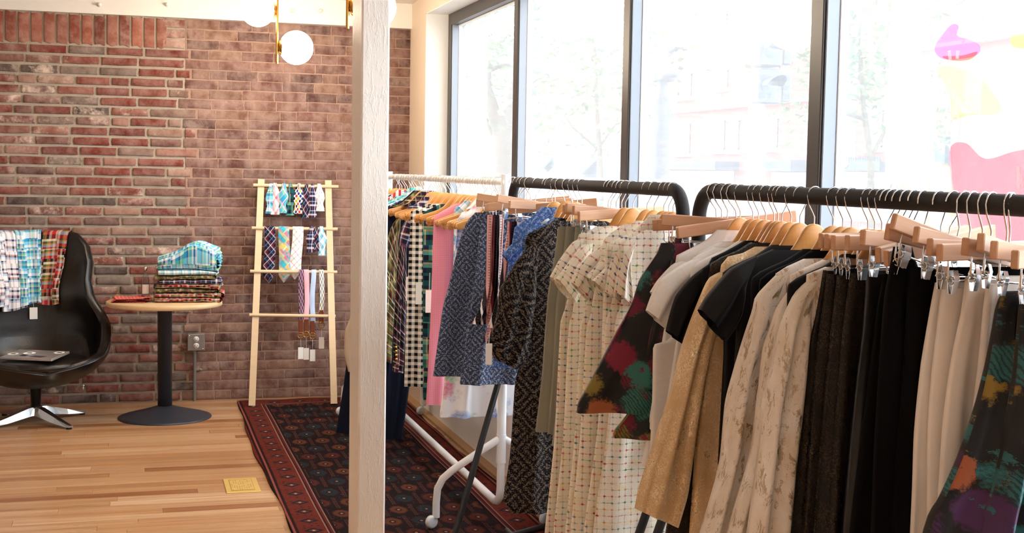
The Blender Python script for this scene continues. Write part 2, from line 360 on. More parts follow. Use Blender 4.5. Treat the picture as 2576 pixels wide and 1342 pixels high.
d = t.vor(v3, 42, out=0, rand=.1); cc = t.ramp(t.sep(t.vor(v3, 42, out=1, rand=.1))[0], [(0, '#1c1c20'), (.3, '#f0b030'), (.55, '#c83a3a'), (.75, '#2c3f7a')], 'CONSTANT')
P_SPOT = t.fin(t.mix(t.m('LESS_THAN', d, .42), '#f6f2ea', cc), .85, spec=.15)
def gingham(name, a, b, period=.024):
    t = NT(name); x = cloth_uv(t)
    s = t.m('MULTIPLY', t.m('ADD', t.m('LESS_THAN', t.m('FRACT', t.m('DIVIDE', x[0], period)), .5), t.m('LESS_THAN', t.m('FRACT', t.m('DIVIDE', x[1], period)), .5)), .5)
    return t.fin(t.mix(s, a, b), .85, spec=.15)
P_GING = gingham('black gingham', '#f2ece4', '#141416', .03)
P_SEER = gingham('pink seersucker', '#ee9fb2', '#e58aa1', .008)
def stripe2(name, cs, period, rough=.8):
    t = NT(name); x = cloth_uv(t); u = t.m('ADD', x[0], t.m('MULTIPLY', t.noise(t.comb(x[0], x[1], 0.), 14, 2), .006))
    c = t.ramp(t.m('FRACT', t.m('DIVIDE', u, period)), stops(*cs), 'CONSTANT')
    dot = t.m('MULTIPLY', t.m('GREATER_THAN', t.m('SINE', t.m('MULTIPLY', x[1], 620)), .2), t.m('GREATER_THAN', t.m('SINE', t.m('MULTIPLY', x[0], 300)), .3))
    c = t.mix(t.m('MULTIPLY', dot, .55), c, '#4a2a2c'); return t.fin(c, rough, spec=.15)
P_RIBBON = stripe2('pink and black ribbon stripe', [('#f0e6e2', 1), ('#d9a39a', 2.4), ('#efe2de', .8), ('#15141c', 2), ('#e8e4e6', .7), ('#2a2430', 1.4), ('#d6a098', 2), ('#6a2a30', .8), ('#17161f', 2)], .125)
P_BELTPINK = simple('pink oxford cloth', '#f2b6c4', .85); P_BELTBLUE = simple('pale blue oxford cloth', '#bcd0ee', .85)

def tweed():
    t = NT('cream tweed with coloured slubs'); x = cloth_uv(t)
    wob = t.noise(t.comb(x[0], x[1], 0.), 40, 2)
    u = t.m('DIVIDE', t.m('ADD', x[0], t.m('MULTIPLY', wob, .004)), .0195); v = t.m('DIVIDE', t.m('ADD', x[1], t.m('MULTIPLY', wob, .005)), .0185)
    base = t.mix(t.noise(t.comb(t.m('MULTIPLY', x[0], 8.), x[1], 0.), 90, 3), '#fbf7ec', '#efe6d2')
    base = t.mix(t.ramp(t.noise(t.comb(x[0], t.m('MULTIPLY', x[1], 2.), 0.), 22, 2), [(.52, (0, 0, 0, 1)), (.7, (.35, .35, .35, 1))]), base, '#ead68e')
    fu, fv = t.m('ABSOLUTE', t.m('SUBTRACT', t.m('FRACT', u), .5)), t.m('ABSOLUTE', t.m('SUBTRACT', t.m('FRACT', v), .5))
    pal = [(0, '#b8283c'), (.28, '#28407a'), (.5, '#3d8a58'), (.64, '#d2506a'), (.8, '#2f7f96'), (.92, '#d09a3a')]
    ch = t.ramp(t.sep(t.white(t.comb(3., t.m('FLOOR', v), 1.)))[0], pal, 'CONSTANT'); cv = t.ramp(t.sep(t.white(t.comb(t.m('FLOOR', u), 7., 2.)))[1], pal, 'CONSTANT')
    dash = t.noise(t.comb(t.m('MULTIPLY', x[0], 1.2), t.m('MULTIPLY', x[1], 1.), 4.), 75, 2)
    mh = t.m('MULTIPLY', t.m('LESS_THAN', fv, .065), t.ramp(dash, [(.42, (.08, .08, .08, 1)), (.66, (.7, .7, .7, 1))]))
    mv = t.m('MULTIPLY', t.m('LESS_THAN', fu, .045), t.ramp(dash, [(.40, (.1, .1, .1, 1)), (.64, (.6, .6, .6, 1))]))
    dot = t.m('MULTIPLY', t.m('LESS_THAN', fu, .15), t.m('LESS_THAN', fv, .14))
    c = t.mix(mv, base, cv); c = t.mix(mh, c, ch); c = t.mix(t.m('MULTIPLY', dot, t.ramp(dash, [(.35, (.2, .2, .2, 1)), (.6, (.9, .9, .9, 1))])), c, ch)
    t.bump(t.noise(t.comb(t.m('MULTIPLY', x[0], 1.), x[1], 0.), 400, 2), .5, .002)
    return t.fin(c, .95, spec=.1)
P_TWEED = tweed()

def jacquard(name, pal, seed, e0):
    t = NT(name); x = cloth_uv(t); p = t.comb(x[0], x[1], seed)
    w = t.vm('SCALE', t.vm('SUBTRACT', t.noise(p, 60, 4, .8, out=1), (.5, .5, .5)), sc=.045); q = t.vm('ADD', p, w)
    n = t.new('ShaderNodeTexVoronoi', feature='SMOOTH_F1'); t.set(n.inputs['Vector'], q); n.inputs['Scale'].default_value = 15; n.inputs['Smoothness'].default_value = .05
    dist, cell = n.outputs[0], t.sep(n.outputs[1])
    big = t.ramp(cell[0], pal, 'CONSTANT'); edge = t.ramp(dist, [(e0, (1, 1, 1, 1)), (e0+.13, (0, 0, 0, 1))])
    c = t.mix(edge, '#0d0c10', big)
    # jagged leaf strokes
    lf = t.m('SINE', t.m('ADD', t.m('MULTIPLY', t.m('ADD', x[0], t.m('MULTIPLY', x[1], .6)), 760), t.m('MULTIPLY', t.noise(q, 16, 2), 22)))
    c = t.mix(t.m('MULTIPLY', t.m('MULTIPLY', t.m('GREATER_THAN', lf, .4), t.m('GREATER_THAN', cell[1], .72)), .7), c, '#0c0c0f')
    n2 = t.new('ShaderNodeTexVoronoi'); t.set(n2.inputs['Vector'], t.vm('ADD', q, (.31, .17, 0))); n2.inputs['Scale'].default_value = 38
    c = t.mix(t.m('MULTIPLY', t.m('LESS_THAN', n2.outputs[0], .3), t.m('GREATER_THAN', t.sep(n2.outputs[1])[0], .62)), c, t.ramp(t.sep(n2.outputs[1])[1], pal, 'CONSTANT'))
    t.bump(t.noise(p, 500, 2), .25, .001)
    return t.fin(c, .5, spec=.3, **{'Sheen Weight': .15})
P_FLORAL = jacquard('dark floral jacquard', [(0, '#6d1a32'), (.24, '#2f6f66'), (.42, '#141216'), (.49, '#85742f'), (.64, '#84203a'), (.82, '#1b1518'), (.9, '#a8603c')], 1.3, .5)
P_FLORAL2 = jacquard('teal and plum floral jacquard', [(0, '#245e60'), (.25, '#44204a'), (.40, '#101016'), (.54, '#8a6e28'), (.68, '#276c70'), (.80, '#17121c'), (.9, '#9a5230')], 6.7, .46)

def ikat(name, dark, light, cell=.13, seed=0., k=34.):
    t = NT(name); x = cloth_uv(t); p = t.comb(x[0], x[1], seed)
    w = t.noise(p, 170, 3, .7); n2 = t.noise(p, 210, 3, .7)
    a = t.m('ABSOLUTE', t.m('SUBTRACT', t.m('FRACT', t.m('DIVIDE', x[0], cell)), .5)); b = t.m('ABSOLUTE', t.m('SUBTRACT', t.m('FRACT', t.m('DIVIDE', x[1], cell*1.15)), .5))
    d = t.m('ADD', a, b)
    ring = t.m('SINE', t.m('ADD', t.m('MULTIPLY', d, k*.8), t.m('MULTIPLY', w, 2.5)))
    zig = t.m('SINE', t.m('MULTIPLY', t.m('ADD', x[1], t.m('MULTIPLY', t.m('ABSOLUTE', t.m('SUBTRACT', t.m('FRACT', t.m('DIVIDE', x[0], .022)), .5)), .03)), 420))
    f = t.m('ADD', t.m('MULTIPLY', ring, .34), t.m('ADD', t.m('MULTIPLY', zig, .12), t.m('MULTIPLY', t.m('SUBTRACT', n2, .5), 6.0)))
    c = t.mix(t.ramp(f, [(.0, (0, 0, 0, 1)), (.6, (.85, .85, .85, 1))]), dark, light)
    t.bump(t.noise(p, 300, 2), .3, .001); return t.fin(c, .9, spec=.12)
P_IKATBLK = ikat('black and stone diamond print', '#121118', '#85796e', .11, 0.); P_IKATBLUE = ikat('blue and stone diamond print', '#2c3650', '#9b9ea6', .085, 3.)
P_BLUEFLOR = ikat('washed blue floral print', '#3f66a8', '#a9bfe4', .06, 5., 22.)
def watercolor():
    t = NT('white watercolour floral'); x = cloth_uv(t); p = t.comb(x[0], x[1], 2.); q = t.vm('ADD', p, t.vm('SCALE', t.vm('SUBTRACT', t.noise(p, 26, 4, .7, out=1), (.5, .5, .5)), sc=.06))
    n = t.new('ShaderNodeTexVoronoi'); t.set(n.inputs['Vector'], q); n.inputs['Scale'].default_value = 11; s = t.sep(n.outputs[1])
    colr = t.ramp(s[0], [(0, '#3f62b8'), (.4, '#7fa0e0'), (.55, '#e0769a'), (.75, '#8fbf94'), (.85, '#3a5ab0')], 'CONSTANT')
    f = t.m('MULTIPLY', t.ramp(n.outputs[0], [(.40, (.95, .95, .95, 1)), (.62, (0, 0, 0, 1))]), t.ramp(t.noise(p, 70, 4, .7), [(.3, (.35, .35, .35, 1)), (.6, (1, 1, 1, 1))]))
    return t.fin(t.mix(f, '#f7f7fa', colr), .8, spec=.15)
P_WATER = watercolor()
t = NT('white linen'); x = cloth_uv(t); p = t.comb(t.m('MULTIPLY', x[0], .3), x[1], 0.); n = t.noise(p, 160, 3, .7)
t.bump(n, .3, .001); P_LINEN = t.fin(t.mix(n, '#f4f0ec', '#e6dfd8'), .9, spec=.1)
P_BLACK = simple('black crepe', '#0d0d12', .85, 0, .25); P_BLACK2 = simple('black smooth wool', '#111114', .7, 0, .3); P_JET = simple('black suiting', '#08080a', .9, 0, .12)
P_DENIM = simple('dark navy denim', '#10162a', .85, 0, .2, (700, .3, .001))
def shimmer(name, base, spark, amt=.5, br=.35):
    t = NT(name); x = cloth_uv(t); p = t.comb(x[0], t.m('MULTIPLY', x[1], .5), 0.)
    n = t.new('ShaderNodeTexVoronoi'); t.set(n.inputs['Vector'], p); n.inputs['Scale'].default_value = 900; r = t.sep(n.outputs[1])[0]
    big = t.noise(t.comb(x[0], t.m('MULTIPLY', x[1], .4), 1.), 28, 4, .7)
    f = t.m('MULTIPLY', t.m('GREATER_THAN', r, 1-amt), t.ramp(big, [(.4, (.1, .1, .1, 1)), (.62, (1, 1, 1, 1))]))
    t.bump(r, .35, .001)
    return t.fin(t.mix(f, base, spark), t.m('SUBTRACT', .75, t.m('MULTIPLY', f, .5)), t.m('MULTIPLY', f, .7), spec=.4)
P_GOLD = shimmer('gold lurex tweed', '#d3b083', '#f3dfba', .55); P_DARKSH = shimmer('black shimmer cloth', '#0f0c0a', '#4a3d30', .35)
def brocade():
    t = NT('cream metallic brocade'); x = cloth_uv(t); p = t.comb(t.m('MULTIPLY', x[0], 2.4), t.m('MULTIPLY', x[1], .7), 0.)
    a = t.noise(p, 24, 6, .8, dist=.7); f = t.ramp(a, [(.54, (0, 0, 0, 1)), (.58, (1, 1, 1, 1))])
    b = t.noise(t.comb(t.m('MULTIPLY', x[0], 2.), t.m('MULTIPLY', x[1], .8), 3.), 13, 4, .7)
    c = t.mix(t.ramp(b, [(.35, (0, 0, 0, 1)), (.7, (1, 1, 1, 1))]), '#f0e8df', '#dccbb6'); c = t.mix(t.m('MULTIPLY', f, .8), c, '#9a8058')
    t.bump(t.m('ADD', a, t.m('MULTIPLY', t.noise(p, 500, 2), .3)), .3, .002)
    return t.fin(c, t.m('SUBTRACT', .62, t.m('MULTIPLY', f, .3)), t.m('MULTIPLY', f, .75), spec=.4)
P_BROC = brocade()
P_OFFW = simple('off white wool', '#ece3da', .9, 0, .15, (500, .2, .001)); P_SAGE = simple('sage green crepe', '#98988a', .85, 0, .15)
P_COTTON = simple('white cotton', '#f1f1f0', .9, 0, .1); P_BEIGE = simple('beige knit', '#c9b49a', .9, 0, .1)
P_REDPS = plaid('coral pocket square check', [('#e2574d', 4), ('#f3b9a4', 2), ('#c83a3c', 3), ('#7a90b8', 1)], [('#e9685a', 4), ('#f6cdb8', 1), ('#c43c40', 3)], .02)

# ------------------------------------------------------------------ rug
t = NT('red bokhara rug'); x = t.sep(t.co('Object')); RW = 1.06; RL = 3.52
ex = t.m('MINIMUM', x[0], t.m('SUBTRACT', RW, x[0])); ey = t.m('MINIMUM', x[1], t.m('SUBTRACT', RL, x[1])); e = t.m('MINIMUM', ex, ey)
alongy = t.m('LESS_THAN', ex, ey)
s = t.m('ADD', t.m('MULTIPLY', alongy, x[1]), t.m('MULTIPLY', t.m('SUBTRACT', 1., alongy), x[0]))
abr = t.noise(t.comb(t.m('MULTIPLY', x[0], .4), t.m('MULTIPLY', x[1], 6.), 0.), 2.2, 3)
red = t.mix(abr, '#54201c', '#713024'); dark = '#1d1416'
# field: staggered rows of octagon guls
fx = t.m('DIVIDE', x[0], .125); row = t.m('FLOOR', t.m('DIVIDE', x[1], .19)); fx = t.m('ADD', fx, t.m('MULTIPLY', t.m('MODULO', row, 2.), .5))
gu = t.m('ABSOLUTE', t.m('SUBTRACT', t.m('FRACT', fx), .5)); gv = t.m('ABSOLUTE', t.m('SUBTRACT', t.m('FRACT', t.m('DIVIDE', x[1], .19)), .5))
oct_ = t.m('MAXIMUM', t.m('MAXIMUM', gu, t.m('MULTIPLY', gv, .95)), t.m('MULTIPLY', t.m('ADD', gu, gv), .72))
gr = t.sep(t.white(t.comb(t.m('FLOOR', fx), row, 0.)))[0]
gcol = t.ramp(gr, [(0, '#4c221c'), (.45, '#1d2a2e'), (.7, '#56301f')], 'CONSTANT')
fld = t.mix(t.m('LESS_THAN', oct_, .34), dark, '#33191a'); fld = t.mix(t.m('LESS_THAN', oct_, .29), fld, gcol)
fld = t.mix(t.m('LESS_THAN', oct_, .12), fld, '#2a1a1a'); fld = t.mix(t.m('LESS_THAN', oct_, .05), fld, '#8f6a5c')
ln = t.m('LESS_THAN', t.m('ABSOLUTE', t.m('SUBTRACT', gu, .46)), .03); fld = t.mix(t.m('MULTIPLY', ln, t.m('GREATER_THAN', t.m('SINE', t.m('MULTIPLY', x[1], 330)), 0.)), fld, '#563228')
sp = t.m('LESS_THAN', t.vor(t.comb(x[0], x[1], 0.), 55), .22); spk = t.m('MULTIPLY', sp, t.m('GREATER_THAN', t.noise(t.comb(x[0], x[1], 0.), 40, 2), .55)); fld = t.mix(t.m('MULTIPLY', spk, .7), fld, '#6d463a')
# border band with small rosettes
bs = t.m('ABSOLUTE', t.m('SUBTRACT', t.m('FRACT', t.m('DIVIDE', s, .16)), .5)); bm = t.m('ABSOLUTE', t.m('SUBTRACT', e, .095))
rr = t.m('ADD', t.m('MULTIPLY', bs, .16), bm)
bcol = t.mix(t.m('LESS_THAN', rr, .042), red, '#1e2328'); bcol = t.mix(t.m('LESS_THAN', rr, .024), bcol, '#5f2f28'); bcol = t.mix(t.m('LESS_THAN', rr, .009), bcol, '#b89a86')
sd = t.m('LESS_THAN', t.vor(t.comb(s, e, 0.), 34, rand=.3), .2); bcol = t.mix(t.m('MULTIPLY', sd, t.m('GREATER_THAN', rr, .05)), bcol, '#2a1c1e')
c = t.mix(t.m('GREATER_THAN', e, .19), bcol, fld)
for a_, b_, cc in ((.148, .154, '#8a6a5c'), (.154, .162, '#3a1517'), (.162, .172, '#5a2222'), (.172, .177, '#8a6a5c'), (.177, .19, '#241214'), (.0, .012, '#221416'), (.012, .022, '#8d4a40'), (.022, .034, '#2a1618')):
    c = t.mix(t.m('MULTIPLY', t.m('GREATER_THAN', e, a_), t.m('LESS_THAN', e, b_)), c, cc)
t.bump(t.noise(t.co('Object'), 260, 3, .7), .8, .004); M_RUG = t.fin(c, .95, spec=.08)
# ================================================================== structure
WALL_Y, WIN_X, GL_X, CEIL = 8.49, 1.735, 1.93, 2.58
COURSE = .0621; BTOP = 2.42; SOLD = BTOP-.19
# ---- back brick wall: two stretches, an infilled opening and the older smooth brickwork
XS = .30   # seam between the stretches
mb = MB(); mb.box((-1.55, WALL_Y+.008, -.3), (XS, WALL_Y+.20, BTOP)); wall_inf = tag(mb.build('wall_back_infill', M_MORTAR), 'rough red brick infill with thick mortar behind the egg chair', kind='structure')
mb = MB(); mb.box((XS, WALL_Y+.004, -.3), (WIN_X+.06, WALL_Y+.20, BTOP)); wall_old = tag(mb.build('wall_back', M_MORTAR2), 'smooth brown brick wall with thin joints behind the ladder', kind='structure')
def brick_mesh(name, mat, n):
    """unit brick, worn edges, 1 x 1 x 1 (x, z face size, y depth)"""
    ms = []
    for k in range(n):
        rnd = random.Random(k+11); m = MB(); vs = []; b = .035
        xs = (0, .04, .5, .96, 1); zs = (0, .12, .5, .88, 1)
        for j, z in enumerate(zs):
            for i, x in enumerate(xs):
                edge = (i in (0, 4)) or (j in (0, 4))
                jx = rnd.uniform(-.012, .012) if i in (0, 4) else 0; jz = rnd.uniform(-.05, .05) if j in (0, 4) else 0
                vs.append((x+jx, (.55 if edge else rnd.uniform(0, .1)), z+jz))
        fs = [(j*5+i, j*5+i+1, (j+1)*5+i+1, (j+1)*5+i) for j in range(4) for i in range(4)]
        m.add(vs, fs, None, True)
        o = [0, 1, 2, 3, 4, 9, 14, 19, 24, 23, 22, 21, 20, 15, 10, 5]
        bk = [(vs[i][0], 1.6, vs[i][2]) for i in o]; fr = [vs[i] for i in o]; L = len(o)
        m.add(fr+bk, [(i, L+i, L+(i+1) % L, (i+1) % L) for i in range(L)])
        ms.append(m.mesh(name, mat))
    return ms
BM1 = brick_mesh('brick', M_BRICK, 7); BM2 = brick_mesh('brick', M_BRICK2, 5)
def brick(ms, parent, x0, x1, z0, z1, depth, colr, wash):
    o = link('brick', random.choice(ms), parent); o.location = (x0, WALL_Y-depth+.008, z0); o.scale = (x1-x0, depth, z1-z0)
    c = srgb(colr); k = random.uniform(.85, 1.12); o.color = (c[0]*k, c[1]*k, c[2]*k, wash); return o
PAL1 = ['#863f32']*6+['#8a4638', '#7c382e', '#733830', '#7a4a40', '#94594a', '#8a6256', '#957668', '#7c6a60', '#87776a', '#6d4d44', '#9c6a5a', '#8c5546', '#524540', '#a8826e']
nrow = int(round(SOLD/COURSE)); ch = SOLD/nrow
edge_r = []
for r in range(nrow):
    z0 = r*ch; right = XS + (0.055 if r % 2 else -.02) + random.uniform(-.03, .04); edge_r.append(right)
    x = -1.5+random.uniform(0, .2)+(.11 if r % 2 else 0)
    cells = []
    while x < right-.05:
        w = .226*random.choice((1, 1, 1, 1, 1, .97, 1.03, .93, .5))
        x1 = min(x+w, right)
        if right-x1 < .07: x1 = right
        cells.append((x, x1)); x = x1
    for a, b in cells:
        cc = random.choice(PAL1); wash = random.choice((0, 0, 0, .3, .6, .95, 1.)) if cc != '#863f32' else 0.0
        brick(BM1, wall_inf, a+.0085, b-.0085, z0+.0085, z0+ch-.0075, .015+random.uniform(0, .004), cc, wash)
x = -1.5
while x < .145:      # soldier course
    brick(BM1, wall_inf, x+.008, x+.0735-.006, SOLD+.004, BTOP-.004, .014, random.choice(('#a8634e', '#9c5541', '#b06a54', '#8a4c3d')), random.choice((0, 0, .3))); x += .0735
for k in range(3):
    brick(BM1, wall_inf, .158, XS-.005, SOLD+k*.0633+.005, SOLD+(k+1)*.0633-.006, .014, random.choice(('#8a4a3c', '#a06a58', '#b08a7c')), .5)
PAL2 = ['#7d554b', '#82594c', '#734c44', '#876052', '#6f4a42', '#8b6552', '#7a5046', '#60403a']
for r in range(nrow+3):
    z0 = r*ch if r < nrow else SOLD+(r-nrow)*.0633; h = ch if r < nrow else .0633
    x = (edge_r[r] if r < nrow else XS)+.004; first = True
    while x < WIN_X:
        w = .203*random.choice((1, 1, 1, 1, .98, 1.03, .5)); 
        if first: w = .203*(.55 if r % 2 else 1.0); first = False
        x1 = min(x+w, WIN_X+.03)
        if WIN_X-x1 < .05: x1 = WIN_X+.03
        brick(BM2, wall_old, x+.0025, x1-.0025, z0+.003, z0+h-.003, .009+random.uniform(0, .002), random.choice(PAL2), random.choice((0, 0, .15, .3)))
        x = x1
mb = MB(); mb.box((-4.2, WALL_Y+.004, -.3), (-1.55, WALL_Y+.2, BTOP)); tag(mb.build('wall_back_far', M_BRICKTEX), kind='structure')
# white header beam above the brick with small hooks
mb = MB(); mb.box((-4.2, WALL_Y-.045, BTOP), (WIN_X+.06, WALL_Y+.2, CEIL+.2)); hb = tag(mb.build('trim_1', M_WHITE), 'white painted beam over the brick wall', kind='structure')
for px in (250, 420, 735, 805):
    p = ony(px, 12 if px < 500 else 28, WALL_Y-.045); m = MB(); m.lathe([(0, 0), (.014, 0), (.014, -.006), (.008, -.012), (.011, -.03), (.006, -.04), (0, -.042)], 10, axis='y'); m.build('screw_hook', M_WHITE, hb, (p.x, WALL_Y-.045, min(p.z, 2.56)))
# ceiling, other walls
mb = MB(); mb.box((-4.2, -4.2, CEIL), (WIN_X+.3, WALL_Y+.2, CEIL+.12)); tag(mb.build('ceiling', M_CEIL), kind='structure')
mb = MB(); mb.box((-4.35, -4.35, -.3), (-4.2, WALL_Y+.2, CEIL)); tag(mb.build('wall_left', M_WHITE), kind='structure')
mb = MB(); mb.box((-4.35, -4.35, -.3), (WIN_X+.3, -4.2, CEIL)); tag(mb.build('wall_front', M_WHITE), kind='structure')
# floor: base with grain beyond, planks as far as they can be told apart
mb = MB(); mb.box((-4.3, -4.3, -.06), (WIN_X+.1, WALL_Y+.1, -.012)); floor = tag(mb.build('floor', M_FLOORTEX), 'honey coloured pine strip floor', kind='structure')
PLC = ['#c2946a', '#cba37a', '#d4b08a', '#c79d72', '#cfa67c', '#bd8e62', '#dabd9a', '#a8764f', '#c69c74', '#cda57c']
ROT = math.radians(1.0)
pm = []
for Lk in (1.0,):
    m = MB(); m.box((0, 0, -.014), (1, .0795, 0)); pm = m.mesh('plank', M_PLANK)
np_ = 0
y = 4.85
while y < WALL_Y:
    x = -1.75+random.uniform(-.9, 0)
    while x < WIN_X and np_ < 296:
        L = random.choice((.7, 1.1, 1.5, 1.9, 2.3)); x1 = min(x+L, WIN_X)
        if x1 > -1.5:
            xx = max(x, -1.75)
            o = link('plank', None if False else pm, floor); o.location = (xx+.0006, y, 0); o.scale = (x1-xx-.0012, min(1, (WALL_Y-y)/.0795) if WALL_Y-y < .0795 else 1, 1)
            c = srgb(random.choice(PLC)); k = random.uniform(.92, 1.06); o.color = (c[0]*k, c[1]*k, c[2]*k, 1); np_ += 1
        x += L
    y += .08
mb = MB(); mb.box((-4.2, -4.2, -.012), (WIN_X, 4.85, -.0005)); o = mb.build('floor_strip_area', M_FLOORTEX, floor); tag(o, kind='stuff')
mb = MB(); mb.box((-4.2, 4.85, -.012), (-1.75, WALL_Y, -.0005)); o = mb.build('floor_strip_area', M_FLOORTEX, floor); tag(o, kind='stuff')

# ---- window wall
SILL, HEAD, JAMB = .55, 2.475, 8.02
ww = MB()
ww.box((WIN_X, -4.2, -.3), (WIN_X+.24, WALL_Y+.2, SILL)); ww.box((WIN_X, JAMB, SILL), (WIN_X+.24, WALL_Y+.2, CEIL)); ww.box((WIN_X, -4.2, HEAD), (WIN_X+.24, JAMB, CEIL)); ww.box((WIN_X, -4.2, SILL), (WIN_X+.24, -3.9, HEAD))
wall_r = tag(ww.build('wall_right', M_BEIGE), 'cream painted window wall', kind='structure')
m = MB(); m.box((WIN_X-.006, -4.2, .0), (WIN_X+.001, JAMB-.0, SILL)); m.build('apron_panel', M_WHITE, wall_r)
m = MB(); m.box((WIN_X-.02, -4.2, SILL-.02), (GL_X-.02, JAMB, SILL+.012)); m.build('sill_board', M_WHITE, wall_r)
m = MB(); m.box((WIN_X+.002, JAMB-.006, SILL), (GL_X+.02, JAMB, HEAD)); m.build('jamb_lining', M_WHITE, wall_r)
m = MB(); m.box((WIN_X+.002, -3.9, HEAD-.006), (GL_X+.02, JAMB, HEAD)); m.build('head_lining', M_WHITE, wall_r)
m = MB(); m.box((WIN_X-.055, -4.2, 0), (WIN_X, WALL_Y, .014)); tag(m.build('baseboard_right', M_TRIMWOOD), kind='structure')
ys = [8.0, 6.52, 4.935, 3.415, 1.90, .38, -1.14, -2.66, -3.88]
for i in range(8):
    y1, y0 = ys[i], ys[i+1]
    w = thing('window_%d%s' % (i+1, '_offscreen' if i > 3 else ''), 'tall shop window pane in dark bronze frame', None, (0, 0, 0)); w['kind'] = 'structure'
    fr = lambda a, b, n, mt: MB().box(a, b, .002).build(n, mt, w)
    x0 = GL_X-.055
    fr((x0, y1-.07, SILL), (GL_X+.03, y1, HEAD), 'frame_upright', M_FRAME)
    fr((x0+.008, y1-.078, SILL), (GL_X-.006, y1-.0705, HEAD), 'glazing_stop', M_FRAME2)
    fr((GL_X-.006, y1-.082, SILL), (GL_X+.01, y1-.0705, HEAD), 'caulk_bead', M_GASKET)
    fr((x0, y0, HEAD-.075), (GL_X+.03, y1-.07, HEAD), 'frame_head', M_FRAME)
    fr((GL_X-.01, y0, HEAD-.085), (GL_X+.01, y1-.07, HEAD-.0755), 'caulk_bead', M_GASKET)
    fr((x0, y0, SILL), (GL_X+.03, y1-.07, SILL+.06), 'frame_sill', M_FRAME)
    MB().box((GL_X, y0, SILL+.06), (GL_X+.006, y1-.07, HEAD-.075)).build('pane', M_GLASS, w)

# ---- white painted post
PY = 4.6; a = ony(905, 671, PY).x; b = ony(975, 671, PY).x
m = MB(); m.box((a, PY, 0), (b, PY+.21, CEIL), .006); post = m.build('post', M_POST); tag(post, 'white glossy painted wooden post standing beside the rug', 'post')

# ---- rug on the floor
rm = MB(); n = 0
def rugf(u, v):
    x, y = u*RW, v*RL; return (x + .012*math.sin(y*2.3)+.004*math.sin(y*9), y, .011+.0025*math.sin(y*5+x*3)+.002*math.sin(x*17))
rm.sheet(rugf, 24, 60)
rm.sheet(lambda u, v: (u*RW+.012*math.sin(v*RL*2.3)+.004*math.sin(v*RL*9), v*RL, .001), 24, 60)
for u in (0, 1): rm.sheet(lambda a_, v, u=u: tuple(Vector(rugf(u, v))*a_ + Vector((rugf(u, v)[0], rugf(u, v)[1], .001))*(1-a_)), 1, 60)
for v in (0, 1): rm.sheet(lambda u_, a_, v=v: tuple(Vector(rugf(u_, v))*a_ + Vector((rugf(u_, v)[0], rugf(u_, v)[1], .001))*(1-a_)), 24, 1)
rug = rm.build('oriental_rug', M_RUG, None, (.60, 4.86, .0)); tag(rug, 'dark red patterned oriental rug under the clothes racks', 'rug')
# brass-yellow floor vent
cs = [onz(*p, 0.0) for p in ((562, 1210), (640, 1202), (655, 1236), (574, 1246))]
vt = thing('floor_vent', 'yellow metal floor vent with a pierced panel set in the planks', 'vent', ((cs[0].x+cs[2].x)/2, (cs[0].y+cs[2].y)/2, 0))
M_VENT = simple('yellow enamel', '#e3c272', .4, .3); M_VENT2 = simple('vent pierced panel', '#b98f4a', .5, .2)
hx, hy = .078, .14
m = MB(); m.box((-hx, -hy, 0), (hx, hy, .004), .0015); m.build('frame', M_VENT, vt)
m = MB(); m.box((-hx+.025, -hy+.035, .004), (hx-.025, hy-.035, .0052)); g = m.build('panel', M_VENT, vt)
m = MB()
for i in range(9):
    for j in range(13):
        if random.random() < .6:
            x0 = -hx+.03+i*.0108; y0 = -hy+.042+j*.0155; m.box((x0, y0, .0050), (x0+.005, y0+.006, .0056))
m.build('pierced_pattern', M_VENT2, g)
m = MB()
for s_ in (-1, 1):
    m.box((s_*(hx-.026)-.001, -hy+.033, .004), (s_*(hx-.026)+.001, hy-.033, .0056)); m.box((-hx+.026, s_*(hy-.034)-.001, .004), (hx-.026, s_*(hy-.034)+.001, .0056))
m.build('rim_line', M_VENT2, g)
# ================================================================== egg chair
CH = Vector((-.565, 7.93, 0)); CRZ = math.radians(14)
chair = thing('egg_lounge_chair', 'black leather egg-shaped swivel lounge chair against the brick wall', 'chair', CH, CRZ)
def rim_h(d):     # d = degrees away from the back
    return interp([0, 30, 44, 56, 68, 82, 100, 120, 180], [1.05, 1.065, 1.06, .98, .72, .585, .53, .39, .315], d)
def shell_pt(phi, t, off=0.0):
    """phi 0 = back (+y local), t 0..1 bottom to rim; off = inward offset"""
    d = abs(math.degrees(phi)); h = rim_h(d); zb = .20
    z = zb+(h-zb)*t
    # bowl radius by height
    k = (z-zb)
    r = .40*min(1, math.sqrt(max(0, 1-(1-min(1, k/.26))**2)))
    w = 1.0
    if z > .60:      # wings above the arms: pinch at the waist then flare
        q = (z-.60)/.46; r = .40-.035*math.sin(min(1, q*1.6)*PI)*(1 if d > 25 else .3)+.055*max(0, q-.35)
    lean = .06*max(0, (z-.5)/.55)
    rx, ry = r*1.05, r*(.86 if d < 90 else .92)
    rx -= off; ry -= off
    return Vector((math.sin(phi)*rx, math.cos(phi)*ry+lean, z+(off*.6 if t < .3 else 0)))
m = MB()
NP, NQ = 72, 22
def outer(u, v): p = shell_pt(-PI+2*PI*u, v); return tuple(p)
def inner(u, v): p = shell_pt(-PI+2*PI*u, v, .055); return tuple(p)
m.sheet(outer, NP, NQ, None, True, True); m.sheet(inner, NP, NQ, None, True, True)
def rim(u, v):
    a = shell_pt(-PI+2*PI*u, 1); b = shell_pt(-PI+2*PI*u, 1, .055); t = PI*v; c = (a+b)/2; h = (a-b)/2
    return tuple(c+h*math.cos(t)+Vector((0, 0, .028*math.sin(t))))
m.sheet(rim, NP, 6, None, True, True)
shell = m.build('shell', M_LEATHER, chair)
m = MB()
m.tube([Vector(rim(i/72, .12))*1.0 for i in range(73)], .005, 6, False); m.build('edge_piping', M_LEATHER, shell)
m = MB()
